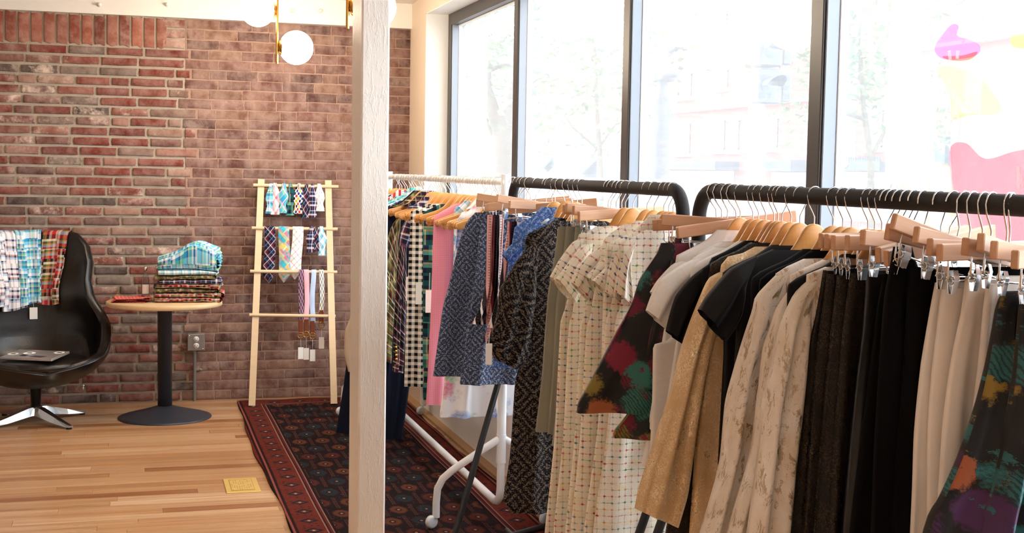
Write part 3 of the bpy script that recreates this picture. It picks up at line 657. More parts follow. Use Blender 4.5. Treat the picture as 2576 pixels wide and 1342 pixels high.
def cush(u, v):
    t = 2*PI*u; k = v*PI; r = .285*math.sin(k)**.5 if 0 < v < 1 else 0; return (math.cos(t)*r*1.0, math.sin(t)*r*.98-.05, .345-.045*math.cos(k)*1.0+.012*(r/.285)**2)
m.sheet(cush, 48, 16, None, True, True); cu = m.build('seat_cushion', M_LEATHER, chair)
m = MB(); m.tube([cush(i/48, .5) for i in range(49)], .006, 6, False); m.build('welt', M_LEATHER, cu)
m = MB(); m.lathe([(0, .23), (.03, .23), (.03, .1), (.036, .1), (.036, .05), (0, .05)], 24); m.build('column', M_ALU, chair)
m = MB(); m.lathe([(0, .225), (.12, .235), (.13, .215), (.05, .205), (0, .205)], 24); m.build('swivel_plate', M_BLACKSTEEL, chair)
base = None
for k in range(4):
    a = math.radians(-52+90*k)-CRZ; m = MB(); d = Vector((math.cos(a), math.sin(a), 0)); q = Vector((-d.y, d.x, 0)); L = .335
    sec = [(0.0, .036, .095, .05), (.06, .036, .09, .045), (L*.6, .026, .052, .022), (L*.93, .019, .026, .012), (L, .014, .022, .012)]
    vs = []
    for r, w, zt, zb in sec: vs += [d*r+q*w*.55+Vector((0, 0, zt)), d*r-q*w*.55+Vector((0, 0, zt)), d*r-q*w+Vector((0, 0, zb)), d*r+q*w+Vector((0, 0, zb))]
    n = len(sec); fs = [(i*4+j, i*4+(j+1) % 4, (i+1)*4+(j+1) % 4, (i+1)*4+j) for i in range(n-1) for j in range(4)]+[(0, 1, 2, 3), (n*4-4, n*4-1, n*4-2, n*4-3)]
    m.add(vs, fs); lg = m.build('base_leg', M_ALU, chair)
    m = MB(); p = d*(L-.02); m.lathe([(0, .013), (.014, .013), (.016, 0), (0, 0)], 12, (p.x, p.y, 0)); m.build('glide', M_RUBBER, lg)
# folded shorts hung over the chair back
Mc = Matrix.Translation(CH) @ Matrix.Rotation(CRZ, 4, 'Z')
def drape(label, mat, d0, d1, zlo, lay, skew=0.0, tagit=False):
    m = MB(); W = math.radians(d1-d0)*.36
    def fn(u, v, o=0.0):
        dd = math.radians(d0+(d1-d0)*u) + math.radians(skew)*(v-.3)
        top = rim_h(abs(math.degrees(dd)))
        L = .10+(top-zlo)         # cloth length: short back flap, rim, long front
        s = v*L
        wob = .006*math.sin(u*9+lay*3)+.004*mnoise.noise(Vector((u*5, v*6, lay*7.)))
        if s < .05:
            p = shell_pt(dd, 1-(.05-s)/(top-.20), -.008-lay*.006); 
        elif s < .10:
            t = PI*(s-.05)/.05; a = shell_pt(dd, 1, -.008-lay*.006); b = shell_pt(dd, 1, .063+lay*.006); p = (a+b)/2+(a-b)/2*math.cos(t)+Vector((0, 0, (.034+lay*.006)*math.sin(t)))
        else:
            z = top-(s-.10); t = (z-.20)/(top-.20); p = shell_pt(dd, t, .066+lay*.006+wob+o)
        if v > .93: p.z -= .012*math.sin(u*3+lay)*(v-.93)/.07
        return tuple(p)
    uvf = lambda u, v: (u*W+lay*.13, v*.55)
    m.sheet(fn, 18, 34, uvf); 
    m.sheet(lambda u, v: fn(u, .35+v*.65, .014), 18, 24, lambda u, v: (u*W+.3+lay*.2, v*.35))
    o = m.build('folded_shorts', mat); o.matrix_world = Mc
    tag(o, label, 'shorts', 'patchwork shorts hung over the egg chair')
    if tagit:
        p = Vector(fn(.6, 1.0, .01)); t = MB(); t.box((p.x-.022, p.y-.012, p.z-.095), (p.x+.022, p.y-.010, p.z-.025), 0); 
        for k in range(9): t.box((p.x-.024, p.y-.0125, p.z-.09+k*.0075), (p.x+.020, p.y-.0122, p.z-.0865+k*.0075))
        t.build('price_tag', M_PAPER, o); t = MB(); t.tube([(p.x, p.y-.011, p.z-.026), (p.x, p.y-.006, p.z+.01)], .0008, 5); t.build('tag_string', M_PAPER, o)
    return o
drape('white and navy patchwork shorts at the far side of the chair back', P_WHITE, -46, -17, .665, 0)
drape('white and navy patchwork shorts next to the blue pair', P_WHITE, -24, 1, .635, 1)
drape('sky blue patchwork shorts draped over the chair back', P_BLUE, -6, 15, .66, 2, 0, True)
drape('red and black patchwork shorts draped over the chair back', P_RED, 15.5, 38, .665, 0, -7)
# laptop on the seat
lp = thing('laptop', 'closed silver laptop with round and dark stickers on the chair seat', 'laptop', (-.555, 7.78, .4045), math.radians(-24)); lp.rotation_euler = (math.radians(4), 0, math.radians(-24))
m = MB(); m.box((-.155, -.108, 0), (.155, .108, .009), .003); m.build('base', M_SILVER, lp); m = MB(); m.box((-.155, -.108, .0092), (.155, .108, .015), .003); lid = m.build('lid', M_SILVER, lp)
def disc(x, y, r, z): return [(x+r*math.cos(2*PI*k/24), y+r*math.sin(2*PI*k/24)) for k in range(24)]
for x, y, r in ((-.045, .02, .034), (.115, .06, .03), (-.125, -.015, .03)):
    m = MB(); m.prism(disc(x, y, r, 0), .015, .0154, 'xy'); s = m.build('sticker', M_PAPER, lid)
    m = MB(); m.prism([(x-.014, y-.008), (x+.016, y-.008), (x+.012, y+.011), (x-.01, y+.009)], .0154, .0158, 'xy'); m.build('sticker_print', M_DARKLINER, s)
m = MB(); m.prism([(-.07, -.055), (-.03, -.06), (-.02, -.025), (-.06, -.02)], .015, .0154, 'xy'); m.build('sticker', M_DARKLINER, lid)
m = MB(); m.prism([(.0, -.075), (.075, -.085), (.095, -.045), (.02, -.035)], .015, .0154, 'xy'); m.build('sticker', simple('plum sticker', '#4a2a44', .5), lid)
m = MB(); m.prism([(-.06, .085), (-.02, .08), (-.022, .1), (-.055, .104)], .015, .0154, 'xy'); m.build('sticker', simple('pink sticker', '#c98fa0', .5), lid)

# ================================================================== round table and what stands on it
TC = onz(415, 1050); TH = .70
tb = thing('round_pedestal_table', 'small round wooden top table on a dark pedestal beside the egg chair', 'table', (TC.x, TC.y, 0))
m = MB(); m.lathe([(0, TH), (.326, TH), (.334, TH-.004), (.334, TH-.024), (.33, TH-.028), (0, TH-.028)], 56); top = m.build('table_top', mat_wood('birch top', '#d8bb92', '#cdab7e', .5, .45), tb)
m = MB(); m.lathe([(0, TH-.028), (.12, TH-.028), (.12, TH-.034), (.042, TH-.04), (.042, .05), (0, .05)], 32); m.build('column', M_DARKMETAL, tb)
m = MB(); m.lathe([(0, .075), (.046, .07), (.10, .052), (.18, .03), (.25, .012), (.272, .004), (.272, 0), (0, 0)], 48); m.build('base', M_DARKMETAL, tb)
# stack of folded shorts
SC = (TC.x+.135, TC.y-.02)
lays = [(P_RED, 'red and black patchwork shorts, lowest of the stack on the table', .030), (P_RED, 'red and black patchwork shorts, second from the bottom of the stack', .030), (P_EARTH, 'olive patchwork shorts, third from the bottom of the stack', .028), (P_RED, 'red patchwork shorts, fourth from the bottom of the stack', .028), (P_NAVY, 'navy and white plaid shorts in the middle of the stack', .028), (P_EARTH, 'green and brown plaid shorts above the middle of the stack', .028), (P_BLUE2, 'pale blue check shorts below the top pair', .032), (P_BLUE, 'crumpled sky blue patchwork shorts topping the stack', .115)]
z = TH
for i, (mt, lb, th) in enumerate(lays):
    m = MB(); hx = .185-.003*i+random.uniform(-.006, .006); hy = .13; rz = math.radians(random.uniform(-4, 4)-6); ox = .012*math.sin(i*2.1); last = i == len(lays)-1
    def pt(u, v, th=th, hx=hx, hy=hy, i=i, last=last):
        a = 2*PI*v; x = (u-.5)*2*hx
        c, s_ = math.cos(a), math.sin(a)
        sx = 1-.12*abs(2*u-1)**6
        yy = hy*math.copysign(abs(c)**.45, c)*sx; zz = th/2*math.copysign(abs(s_)**.6, s_)
        sag = -.006*(abs(2*u-1)**2)*(i/7)
        nz = .006*mnoise.noise(Vector((x*11, yy*11, i*3.3)))
        if last: zz += (th*.45)*math.exp(-((x-.05)/.10)**2)*(1 if s_ > 0 else .0) - (.035 if s_ > 0 else 0)*max(0, -x/.2)
        if u > .72: zz += .007*math.sin(a*3+i*1.7)*(u-.72)/.28
        return (x+.006*math.sin(yy*22+i), yy, th/2+zz+sag+nz)
    m.sheet(pt, 26, 40, lambda u, v, hx=hx: (u*2*hx, v*.56))
    m.add([pt(0, k/40) for k in range(40)], [tuple(range(40))]); m.add([pt(1, k/40) for k in range(40)], [tuple(range(40))[::-1]])
    # rolled inner folds seen on the open edge
    o = m.build('folded_shorts', mt, None, (SC[0]+ox, SC[1], z)); o.rotation_euler = (0, 0, rz); tag(o, lb, 'shorts', 'patchwork shorts stacked on the round table')
    f = MB()
    for k in range(3 if not last else 5):
        zz = th*(.25+.25*k) if not last else .02+.018*k
        pts = [(hx-.015+.02*math.sin(j*1.3+k+i)*.5+.012, -hy*.85+2*hy*.85*j/9, zz+.003*math.sin(j*1.9+k*2)) for j in range(10)]
        f.sheet(lambda u, v, pts=pts: tuple(Vector(pts[min(9, int(round(v*9)))])+Vector((.018*math.sin(PI*u)-.01, 0, .010*math.cos(PI*u)))), 6, 9, lambda u, v: (u*.03, v*.25))
    f.build('hem_fold', mt, o); z += th*.93
# coral pocket squares fanned on the table
for i in range(4):
    m = MB(); n = 12; a0 = math.radians(-20+12*i)
    def ps(u, v, i=i):
        x, y = (u-.5)*.20, (v-.5)*.13; return (x, y, .0035+.006*i+.02*max(0, mnoise.noise(Vector((x*14, y*14, i*1.5))))+(.012*max(0, v-.6) if i == 3 else 0))
    m.sheet(ps, n, n, lambda u, v: (u*.2, v*.13)); m.sheet(lambda u, v: (ps(u, v)[0], ps(u, v)[1], ps(u, v)[2]-.003), n, n, lambda u, v: (u*.2, v*.13))
    o = m.build('pocket_square', P_REDPS, None, (TC.x-.20+.006*i, TC.y-.06+.004*i, TH)); o.rotation_euler = (0, 0, a0*.4); tag(o, 'coral checked pocket square in the fan on the table edge', 'pocket square', 'coral pocket squares fanned on the table')
# two small clear bottles
M_BOT = mat_glass('clear bottle glass', .04, (.93, .96, .95, 1))
for k, px in enumerate((366, 396)):
    x = ony(px, 690, TC.y-.02+.05*k).x; bt = thing('glass_bottle', ('small clear glass bottle with a cream paper label on the table' if k == 0 else 'small clear glass bottle with a dark label behind the shorts stack'), 'bottle', (x, TC.y-.02+.05*k, TH))
    h = .19
    m = MB(); m.lathe([(0, .004), (.022, .002), (.024, .01), (.024, .125), (.019, .145), (.010, .155), (.0095, h), (.007, h), (.007, .158), (.016, .142), (.021, .124), (.021, .012), (0, .01)], 24); m.build('body', M_BOT, bt)
    m = MB(); m.lathe([(0, h+.012), (.0105, h+.012), (.0105, h-.008), (.0098, h-.008)], 16); m.build('cap', M_CHROME, bt)
    m = MB(); m.sheet(lambda u, v: (.0246*math.sin(-.9+1.8*u), -.0246*math.cos(-.9+1.8*u), .045+.055*v), 10, 2); m.build('label', M_PAPERPINK if k == 0 else M_DARKLINER, bt)

# ================================================================== outlet box with conduit on the wall
p0, p1 = ony(472, 838, WALL_Y), ony(513, 880, WALL_Y); ob = thing('outlet_box', 'grey steel outlet box with two receptacles and a conduit on the brick', 'outlet', ((p0.x+p1.x)/2, WALL_Y-.003, (p0.z+p1.z)/2))
m = MB(); m.box((-.052, -.05, -.052), (.052, .0, .052), .006); m.build('box', M_GALV, ob); m = MB(); m.box((-.054, -.056, -.054), (.054, -.05, .054), .003); cv = m.build('cover_plate', M_GALV, ob)
for s_ in (-1, 1):
    m = MB(); m.lathe([(0, -.060), (.017, -.060), (.018, -.055)], 24, (0, 0, s_*.021), 'y'); r = m.build('receptacle', M_PLUG, cv)
    m = MB(); m.box((-.008, -.0608, s_*.021-.001), (-.006, -.0600, s_*.021+.007)); m.box((.006, -.0608, s_*.021-.001), (.008, -.0600, s_*.021+.006)); m.lathe([(0, -.0608), (.0025, -.0608), (.0025, -.06)], 10, (0, 0, s_*.021-.008), 'y'); m.build('slots', M_DARKLINER, r)
for sx, sz in ((-1, 1), (1, -1)):
    m = MB(); m.lathe([(0, -.060), (.004, -.0595), (.005, -.056)], 10, (sx*.042, 0, sz*.042), 'y'); m.build('screw', M_CHROME, cv)
m = MB(); zc = (p0.z+p1.z)/2; m.tube([(-.008, -.022, -.05), (-.008, -.022, -zc)], .0105, 14); cd = m.build('conduit', M_GALV, ob)
m = MB(); m.box((-.006, -.012, -.19), (.038, 0, -.176), .002); m.lathe([(0, -.018), (.005, -.017), (.006, -.012)], 10, (.029, 0, -.183), 'y'); m.build('strap', M_GALV, cd)
p = ony(210, 975, WALL_Y); hk = thing('wall_hook', 'tiny metal hook screwed low on the brick wall beside the chair', 'hook', (p.x, WALL_Y-.012, p.z))
m = MB(); m.lathe([(0, -.006), (.007, -.005), (.008, .004)], 10, (0, 0, .012), 'y'); m.build('plate', M_CHROME, hk); m = MB(); m.tube([(0, -.004, .012), (0, -.02, .004), (0, -.022, -.012), (0, -.012, -.02)], .003, 8); m.build('prong', M_CHROME, hk)

# ================================================================== ladder rack with ties and belts
LF = Vector((.687, 8.16, .013)); RF = Vector((1.196, 8.135, .013)); yt = WALL_Y-.05
LT = ony(657, 452, yt); RT = ony(825, 455, yt)
lad = thing('ladder_rack', 'pale pine ladder rack leaning on the brick wall', 'ladder', (0, 0, 0))
def rail_board(a, b):
    m = MB(); a = Vector(a); b = Vector(b); d = (b-a).normalized(); sx = Vector((1, 0, 0)); sx = (sx-d*sx.dot(d)).normalized(); sy = d.cross(sx); w, tk = .0205, .011
    vs = [c+sx*i*w+sy*j*tk for c in (a, b) for i, j in ((-1, -1), (1, -1), (1, 1), (-1, 1))]
    m.add(vs, [(0, 1, 2, 3), (7, 6, 5, 4), (0, 4, 5, 1), (1, 5, 6, 2), (2, 6, 7, 3), (3, 7, 4, 0)]); return m.build('rail', M_PALEWOOD, lad)
rail_board(LF, LT); rail_board(RF, RT)
rungs = []
for (lpx, lpy), (rpx, rpy) in (((637, 466), (851, 470)), ((633, 574), (849, 577)), ((629, 683), (848, 685)), ((627, 793), (844, 796))):
    # depth from the leaning rails at that height
    t = (1.5-0)/(1)
    for it in range(1): pass
    yy = yt
    for it in range(6):
        a = ony(lpx, lpy, yy); k = (a.z-LF.z)/(LT.z-LF.z); yy = LF.y+(LT.y-LF.y)*k-.012
    a = ony(lpx, lpy, yy-.004); b = ony(rpx, rpy, yy-.004); rungs.append((a, b))
    m = MB(); m.tube([a, b], .0105, 14); m.build('rung', M_PALEWOOD, lad)
def on_rung(i, px):
    a, b = rungs[i]; pa, pb = pj(a)[0], pj(b)[0]; return a+(b-a)*((px-pa)/(pb-pa))
def strip(name, label, cat, mat, rung, px, prof, back=.16, group=None, tilt=0., th=.004, off=0.0, liner=True):
    """cloth strip folded over a rung; prof = [(drop m, half width m)]"""
    c = on_rung(rung, px); m = MB(); L = prof[-1][0]; R = .0135+off
    ds = [d for d, _ in prof]; hw = [w for _, w in prof]
    def front(u, v, o=0.):
        d = v*L; w = interp(ds, hw, d); wob = .004*math.sin(d*23+px)+.0025*math.sin(d*60)
        x = (u-.5)*2*w + tilt*d + .004*math.sin(d*17+px)
        if d < .02: a = d/.02*PI/2; return (x, -R*math.sin(a)-o, R*math.cos(a))
        return (x, -R-o+.006*math.cos((u-.5)*PI)*-1*(1 if w > .02 else .3)+wob*.6, -(d-.02))
    m.sheet(front, 8, 30, lambda u, v: ((u-.5)*.08+px*.013, v*L))
    m.sheet(lambda u, v: front(u, v, -th), 8, 30, lambda u, v: ((u-.5)*.08+px*.013, v*L))
    for u0 in (0, 1): m.sheet(lambda u, v, u0=u0: front(u0, v, -th*u), 1, 30, lambda u, v: (u*.004, v*L))
    m.sheet(lambda u, v: front(u, 1, -th*v), 8, 1, lambda u, v: (u*.05, v*.004))
    o = m.build(name, mat, None, c); tag(o, label, cat, group)
    mb_ = MB(); wb = hw[0]*.9
    def backf(u, v):
        d = v*back; x = (u-.5)*2*lerp(wb, hw[min(2, len(hw)-1)]*.85, min(1, v*1.5))+tilt*d*.4
        if d < .02: a = d/.02*PI/2; return (x, R*math.sin(a), R*math.cos(a))
        return (x, R+.002*math.sin(d*30), -(d-.02))
    mb_.sheet(backf, 6, 16, lambda u, v: (u*.05+.2, v*back)); mb_.build('back_flap', mat if not liner else M_DARKLINER, o)
    return o
BOW = [(0, .010), (.03, .015), (.07, .030), (.10, .034), (.125, .024), (.145, .020), (.165, .026), (.185, .030), (.19, .029)]
g = 'bow ties hung on the ladder rungs'
for px, mt, lb, sc, rg, of in ((680, P_BLUE, 'blue and white plaid bow tie beside the ladder rail', 1.0, 0, 0), (691, P_PINK, 'pink plaid bow tie on the top ladder rung', 1.03, 0, .004), (712, P_TIEBLUE, 'turquoise plaid bow tie on the top ladder rung', .98, 0, .002), (729, P_TEAL, 'dark teal plaid bow tie hanging low on the top rung', 1.05, 0, 0), (749, P_SPOT, 'white bow tie with black, red and yellow spots', .99, 0, .004), (768, P_TIEDARK, 'dark red plaid bow tie on the top ladder rung', 1.12, 0, 0), (785, P_NAVY, 'navy plum plaid bow tie on the top ladder rung', 1.1, 0, .003), (803, P_TIEWHITE, 'white and pink plaid bow tie beside the other rail', .9, 0, .004),
                               (781, P_NAVY, 'navy plum plaid bow tie on the second ladder rung', .85, 1, .003), (795, P_TIEDARK, 'narrow dark plaid bow tie on the second ladder rung', .82, 1, 0), (809, P_TIESKY, 'sky blue plaid bow tie on the second ladder rung', .95, 1, .004)):
    strip('bow_tie', lb, 'bow tie', mt, rg, px, [(d*sc*1.05, w*.95) for d, w in BOW], .15*sc, g, 0., .004, of, False)
TIE = lambda L, w: [(0, w), (.03, w), (L-.05, w*1.08), (L-.02, w*.5), (L, .003)]
g = 'neckties hung on the second ladder rung'
strip('necktie', 'navy and red plaid necktie on the second ladder rung', 'necktie', P_TIEDARK, 1, 678, TIE(.37, .033), .30, g, -.01, liner=False)
strip('necktie', 'turquoise and yellow patchwork necktie on the second rung', 'necktie', P_TIEMULTI, 1, 714, TIE(.365, .034), .30, g, .0, liner=False)
strip('necktie', 'white and pink plaid necktie on the second ladder rung', 'necktie', P_TIEWHITE, 1, 748, TIE(.345, .034), .30, g, -.05, liner=False)
def belt(px, mat, label, L, tagm, tagL, spiral=False):
    o = strip('belt', label, 'belt', mat, 2, px, [(0, .0155), (L, .0155)], .33, 'cloth belts on the third ladder rung', -.012, .004, .001, True)
    x = -.012*L; z = -(L-.02); y = -.0165
    m = MB(); m.box((x-.014, y-.004, z-.075), (x+.014, y+.003, z+.012), .003); e = m.build('leather_end', M_BROWNLEATHER, o)
    m = MB(); zz = z-.085; m.tube([(x+.019*math.cos(a), y-.003, zz+.019*math.sin(a)) for a in [2*PI*k/20 for k in range(21)]], .0028, 8, False); m.tube([(x-.016, y-.004, zz), (x+.016, y-.004, zz)], .002, 6); m.tube([(x, y-.006, zz), (x, y-.006, zz-.018)], .0016, 6); m.build('buckle', M_BRASS, e)
    m = MB(); m.tube([(x, y-.003, zz-.018), (x+.002, y-.003, zz-.018-tagL)], .0008, 5); m.build('tag_string', M_PAPER, o)
    t0 = zz-.018-tagL; m = MB(); m.box((x-.016, y-.0035, t0-.075), (x+.018, y-.0025, t0)); m.build('price_tag', tagm, o)
belt(757, P_BELT, 'red and blue plaid belt with brown leather end', .34, M_PAPER, .06); belt(771, P_BELTPINK, 'plain pink cloth belt with brown leather end', .335, M_PAPERPINK, .07)
belt(787, P_BELTBLUE, 'plain pale blue cloth belt with brown leather end', .345, M_PAPER, .07); belt(809, P_BELT2, 'white and green plaid belt with brown leather end', .275, M_PAPERPINK, .06)

# ================================================================== pendant lamps with opal globes
def pendant(px_rod, zc, label, x=None):
    d = ray(px_rod, 100); p = CAM+d*(zc/d.dot(_F)); root = thing('globe_pendant', label, 'pendant lamp', (p.x, p.y, CEIL))
    z = lambda h: h-CEIL
    m = MB(); m.lathe([(0, 0), (.055, 0), (.055, -.018), (.012, -.022), (0, -.022)], 28); m.build('canopy', M_BRASS, root)
    m = MB(); m.tube([(0, 0, -.02), (.0, 0, z(2.085))], .0075, 12); m.build('rod', M_BRASS, root)
    R = .096
    for s_, h in ((1, 2.18), (-1, 2.383)):
        m = MB(); m.lathe([(0, .007), (.02, .007), (.035, .014), (.05, .028), (.052, .034), (.0, .03)], 28, (0, 0, z(h)), 'x')
        if s_ < 0: m.v = [(-a_, b_, c_) for a_, b_, c_ in m.v]
        m.build('cup', M_BRASS, root)
        m = MB(); n = 20; m.lathe([(R*math.sin(PI*k/n), -R*math.cos(PI*k/n)) for k in range(n+1)], 40, (s_*(R+.012), 0, z(h))); m.build('globe', M_GLOBE, root)
    return root
pendant(697, 7.35, 'brass pendant lamp with two lit white globes before the brick wall'); pendant(874, 5.45, 'brass pendant lamp with lit white globes behind the post')
# ================================================================== clothes racks
RX, RZ = 1.44, 1.457
def arc(c, r, a0, a1, n, ax):   # quarter bends in the y-z plane
    return [(RX, c[0]+r*math.cos(lerp(a0, a1, i/n)), c[1]+r*math.sin(lerp(a0, a1, i/n))) for i in range(n+1)]
def black_rack(y0, y1, label, zlo_near, zlo_far, skew_far=0.0):
    root = thing('garment_rack', label, 'clothes rack', (0, 0, 0)); r = .075
    path = [(RX, y0, zlo_near)]+arc((y0+r, RZ-r), r, PI, PI/2, 8, 0)+arc((y1-r, RZ-r), r, PI/2, 0, 8, 0)+[(RX, y1, zlo_far)]
    MB().tube(path, .019, 20).build('foam_rail', M_FOAM, root)
    for y, zl, sk in ((y0, zlo_near, 0.), (y1, zlo_far, skew_far)):
        up = MB().tube([(RX, y, zl+.02), (RX, y, .76)], .0125, 14).build('upright', M_BLACKSTEEL, root)
        for s_ in (-1, 1):
            f = (RX+s_*.275, y+s_*sk-abs(sk)*.0, .020)
            MB().tube([(RX, y, .80), (RX+s_*.012, y, .775), f], .0125, 14).build('leg', M_BLACKSTEEL, root)
        MB().tube([(RX-.30, y-sk*1.1, .017), (RX+.285, y+sk*1.05, .017)], .014, 14).build('foot_bar', M_BLACKSTEEL, root)
    MB().tube([(RX, y0, .017+.028), (RX, y1, .017+.028)], .012, 12).build('base_bar', M_BLACKSTEEL, root)
    return root
black_rack(3.297, 4.985, 'black foam-wrapped garment rack standing between the post and the window', 1.22, 1.30, .16)
black_rack(1.35, 3.192, 'black foam-wrapped garment rack hung with metallic jackets and floral skirts', 1.0, 1.12)
def white_rack(y0, y1):
    root = thing('garment_rack', 'white enamel garment rack on casters hung with plaid clothes', 'clothes rack', (0, 0, 0)); W = M_WHITESTEEL
    MB().tube([(RX, y0-.015, RZ), (RX, y1+.015, RZ)], .0155, 16).build('hanging_rail', W, root)
    for y in (y0, y1):
        MB().tube([(RX, y, RZ+.03), (RX, y, .40)], .019, 16).build('upright', W, root)
        MB().tube([(RX, y, .42), (RX, y, .30)], .0205, 16).build('joint_sleeve', W, root)
        for s_ in (-1, 1):
            lg = MB().tube([(RX+s_*.01, y, .40), (RX+s_*.06, y, .37), (RX+s_*.19, y+.06, .265), (RX+s_*.225, y+.085, .225), (RX+s_*.243, y+.1, .18), (RX+s_*.247, y+.105, .12), (RX+s_*.247, y+.105, .058)], .0155, 14).build('caster_leg', W, root)
            c = MB(); cx, cy = RX+s_*.247-.02, y+.10
            c.lathe([(0, -.012), (.02, -.012), (.027, -.009), (.027, .009), (.02, .012), (0, .012)], 20, (0, 0, 0), 'y'); cz = .0275+(.013 if s_ < 0 else 0); o = c.build('caster', M_CLEAR, lg, (cx, cy, cz)); o.rotation_euler = (0, 0, .5)
            MB().tube([(cx, cy, cz), (cx+.02, cy+.005, .06)], .006, 8).build('caster_fork', M_CHROME, lg)
    bend = lambda y, s_: [(RX, y, .31), (RX, y, .19), (RX, y+s_*.012, .155), (RX, y+s_*.045, .128), (RX, y+s_*.09, .12)]
    p = bend(y0, 1)+bend(y1, -1)[::-1]; MB().tube(p, .0165, 14).build('base_bar', W, root)
    return root
white_rack(5.09, 7.62)

# ------------------------------------------------------------------ hangers
def hook_path(sg, low): return [(0, 0, low), (0, 0, -.046), (-.006*sg, 0, -.036), (-.0165*sg, 0, -.020), (-.0218*sg, 0, 0), (-.0155*sg, 0, .0152), (-.008*sg, 0, .0198), (0, 0, .0212), (.008*sg, 0, .0198), (.0152*sg, 0, .0152), (.0205*sg, 0, .005), (.0215*sg, 0, -.002)]
HOOK = {}
for sg in (1, -1):
    m = MB(); m.tube(hook_path(sg, -.075), .0017, 8); b = m.v
    HOOK[sg] = m.mesh('hook', M_CHROME)
def wood_hanger_mesh():
    us = [0, .012, .022, .032, .044, .058, .075, .1, .13, .16, .182, .19]
    tp = [-.061, -.0625, -.067, -.075, -.089, -.107, -.125, -.141, -.153, -.163, -.170, -.177]
    bt = [-.118, -.119, -.121, -.125, -.133, -.145, -.158, -.172, -.185, -.195, -.2, -.190]
    us = [u*.93 for u in us]
    global HTOP; HTOP = (us, tp)
    m = MB(); A = [(-u, a, b) for u, a, b in zip(us, tp, bt)][:0:-1]+list(zip(us, tp, bt)); n = len(A); vs = []
    for u, a, b in A:
        w = .0062*(1 if abs(u) < .19 else .8); yb = .10*u*u; e = .004
        for y, z in ((-w, b+e), (-w*.5, b), (w*.5, b), (w, b+e), (w, a-e), (w*.5, a), (-w*.5, a), (-w, a-e)): vs.append((u, y+yb, z))
    fs = [(i*8+k, i*8+(k+1) % 8, (i+1)*8+(k+1) % 8, (i+1)*8+k) for i in range(n-1) for k in range(8)]+[tuple(range(8)), tuple(range(n*8-8, n*8))[::-1]]
    m.add(vs, fs, None, True); return m.mesh('hanger_body', M_HANGER)
HM = wood_hanger_mesh()
m = MB(); m.tube([(-.12, .003, -.180), (.12, .003, -.180)], .005, 10); HBAR = m.mesh('crossbar', M_HANGER)
m = MB(); m.box((-.165, -.0065, -.0955), (.165, .0065, -.066), .0018); CBAR = m.mesh('bar', M_BAR)
m = MB(); m.tube([(-.135, 0, -.094), (-.135, 0, -.122), (-.128, 0, -.130), (.128, 0, -.130), (.135, 0, -.122), (.135, 0, -.094)], .0018, 8); CROD = m.mesh('clip_rod', M_CHROME)
def clip_mesh():
    m = MB()
    for s_ in (-1, 1):
        vs = [(x, s_*y, z) for x in (-.008, .008) for y, z in ((.004, -.112), (.008, -.124), (.0035, -.152), (.0025, -.152), (.006, -.124), (.003, -.113))]
        m.add(vs, [(i, (i+1) % 6, 6+(i+1) % 6, 6+i) for i in range(6)]+[tuple(range(6)), tuple(range(6, 12))[::-1]])
    m.tube([(-.012+.024*k/48, .0062*math.cos(k*PI/4), -.130+.0062*math.sin(k*PI/4)) for k in range(49)], .0012, 5); return m.mesh('clip', M_CHROME)
CLIP = clip_mesh()
def solve_yaw(y0, half, pxl, zz):
    best = (1e9, 0)
    for k in range(-60, 61):
        a = math.radians(k*.7); px = pj((RX-half*math.cos(a), y0-half*math.sin(a), zz))[0]
        if abs(px-pxl) < best[0]: best = (abs(px-pxl), a)
    return best[1]
def hanger(kind, y, label, group, yaw=0., rev=False, roll=0., drop=0.):
    o = thing('wooden_hanger' if kind == 's' else 'clip_hanger', label, 'hanger', (RX, y, RZ-drop), 0, group)
    o.rotation_euler = (0, roll, yaw)
    if kind == 'sb' and roll == 0: o.scale = (.84, 1, 1)
    link('hook', HOOK[-1 if rev else 1], o)
    if kind == 's': link('body', HM, o)
    elif kind == 'sb': link('body', HM, o); link('crossbar', HBAR, o)
    else:
        link('bar', CBAR, o); link('clip_rod', CROD, o)
        for x in (-.118, .118): link('clip', CLIP, o, (x, 0, 0))
    return o

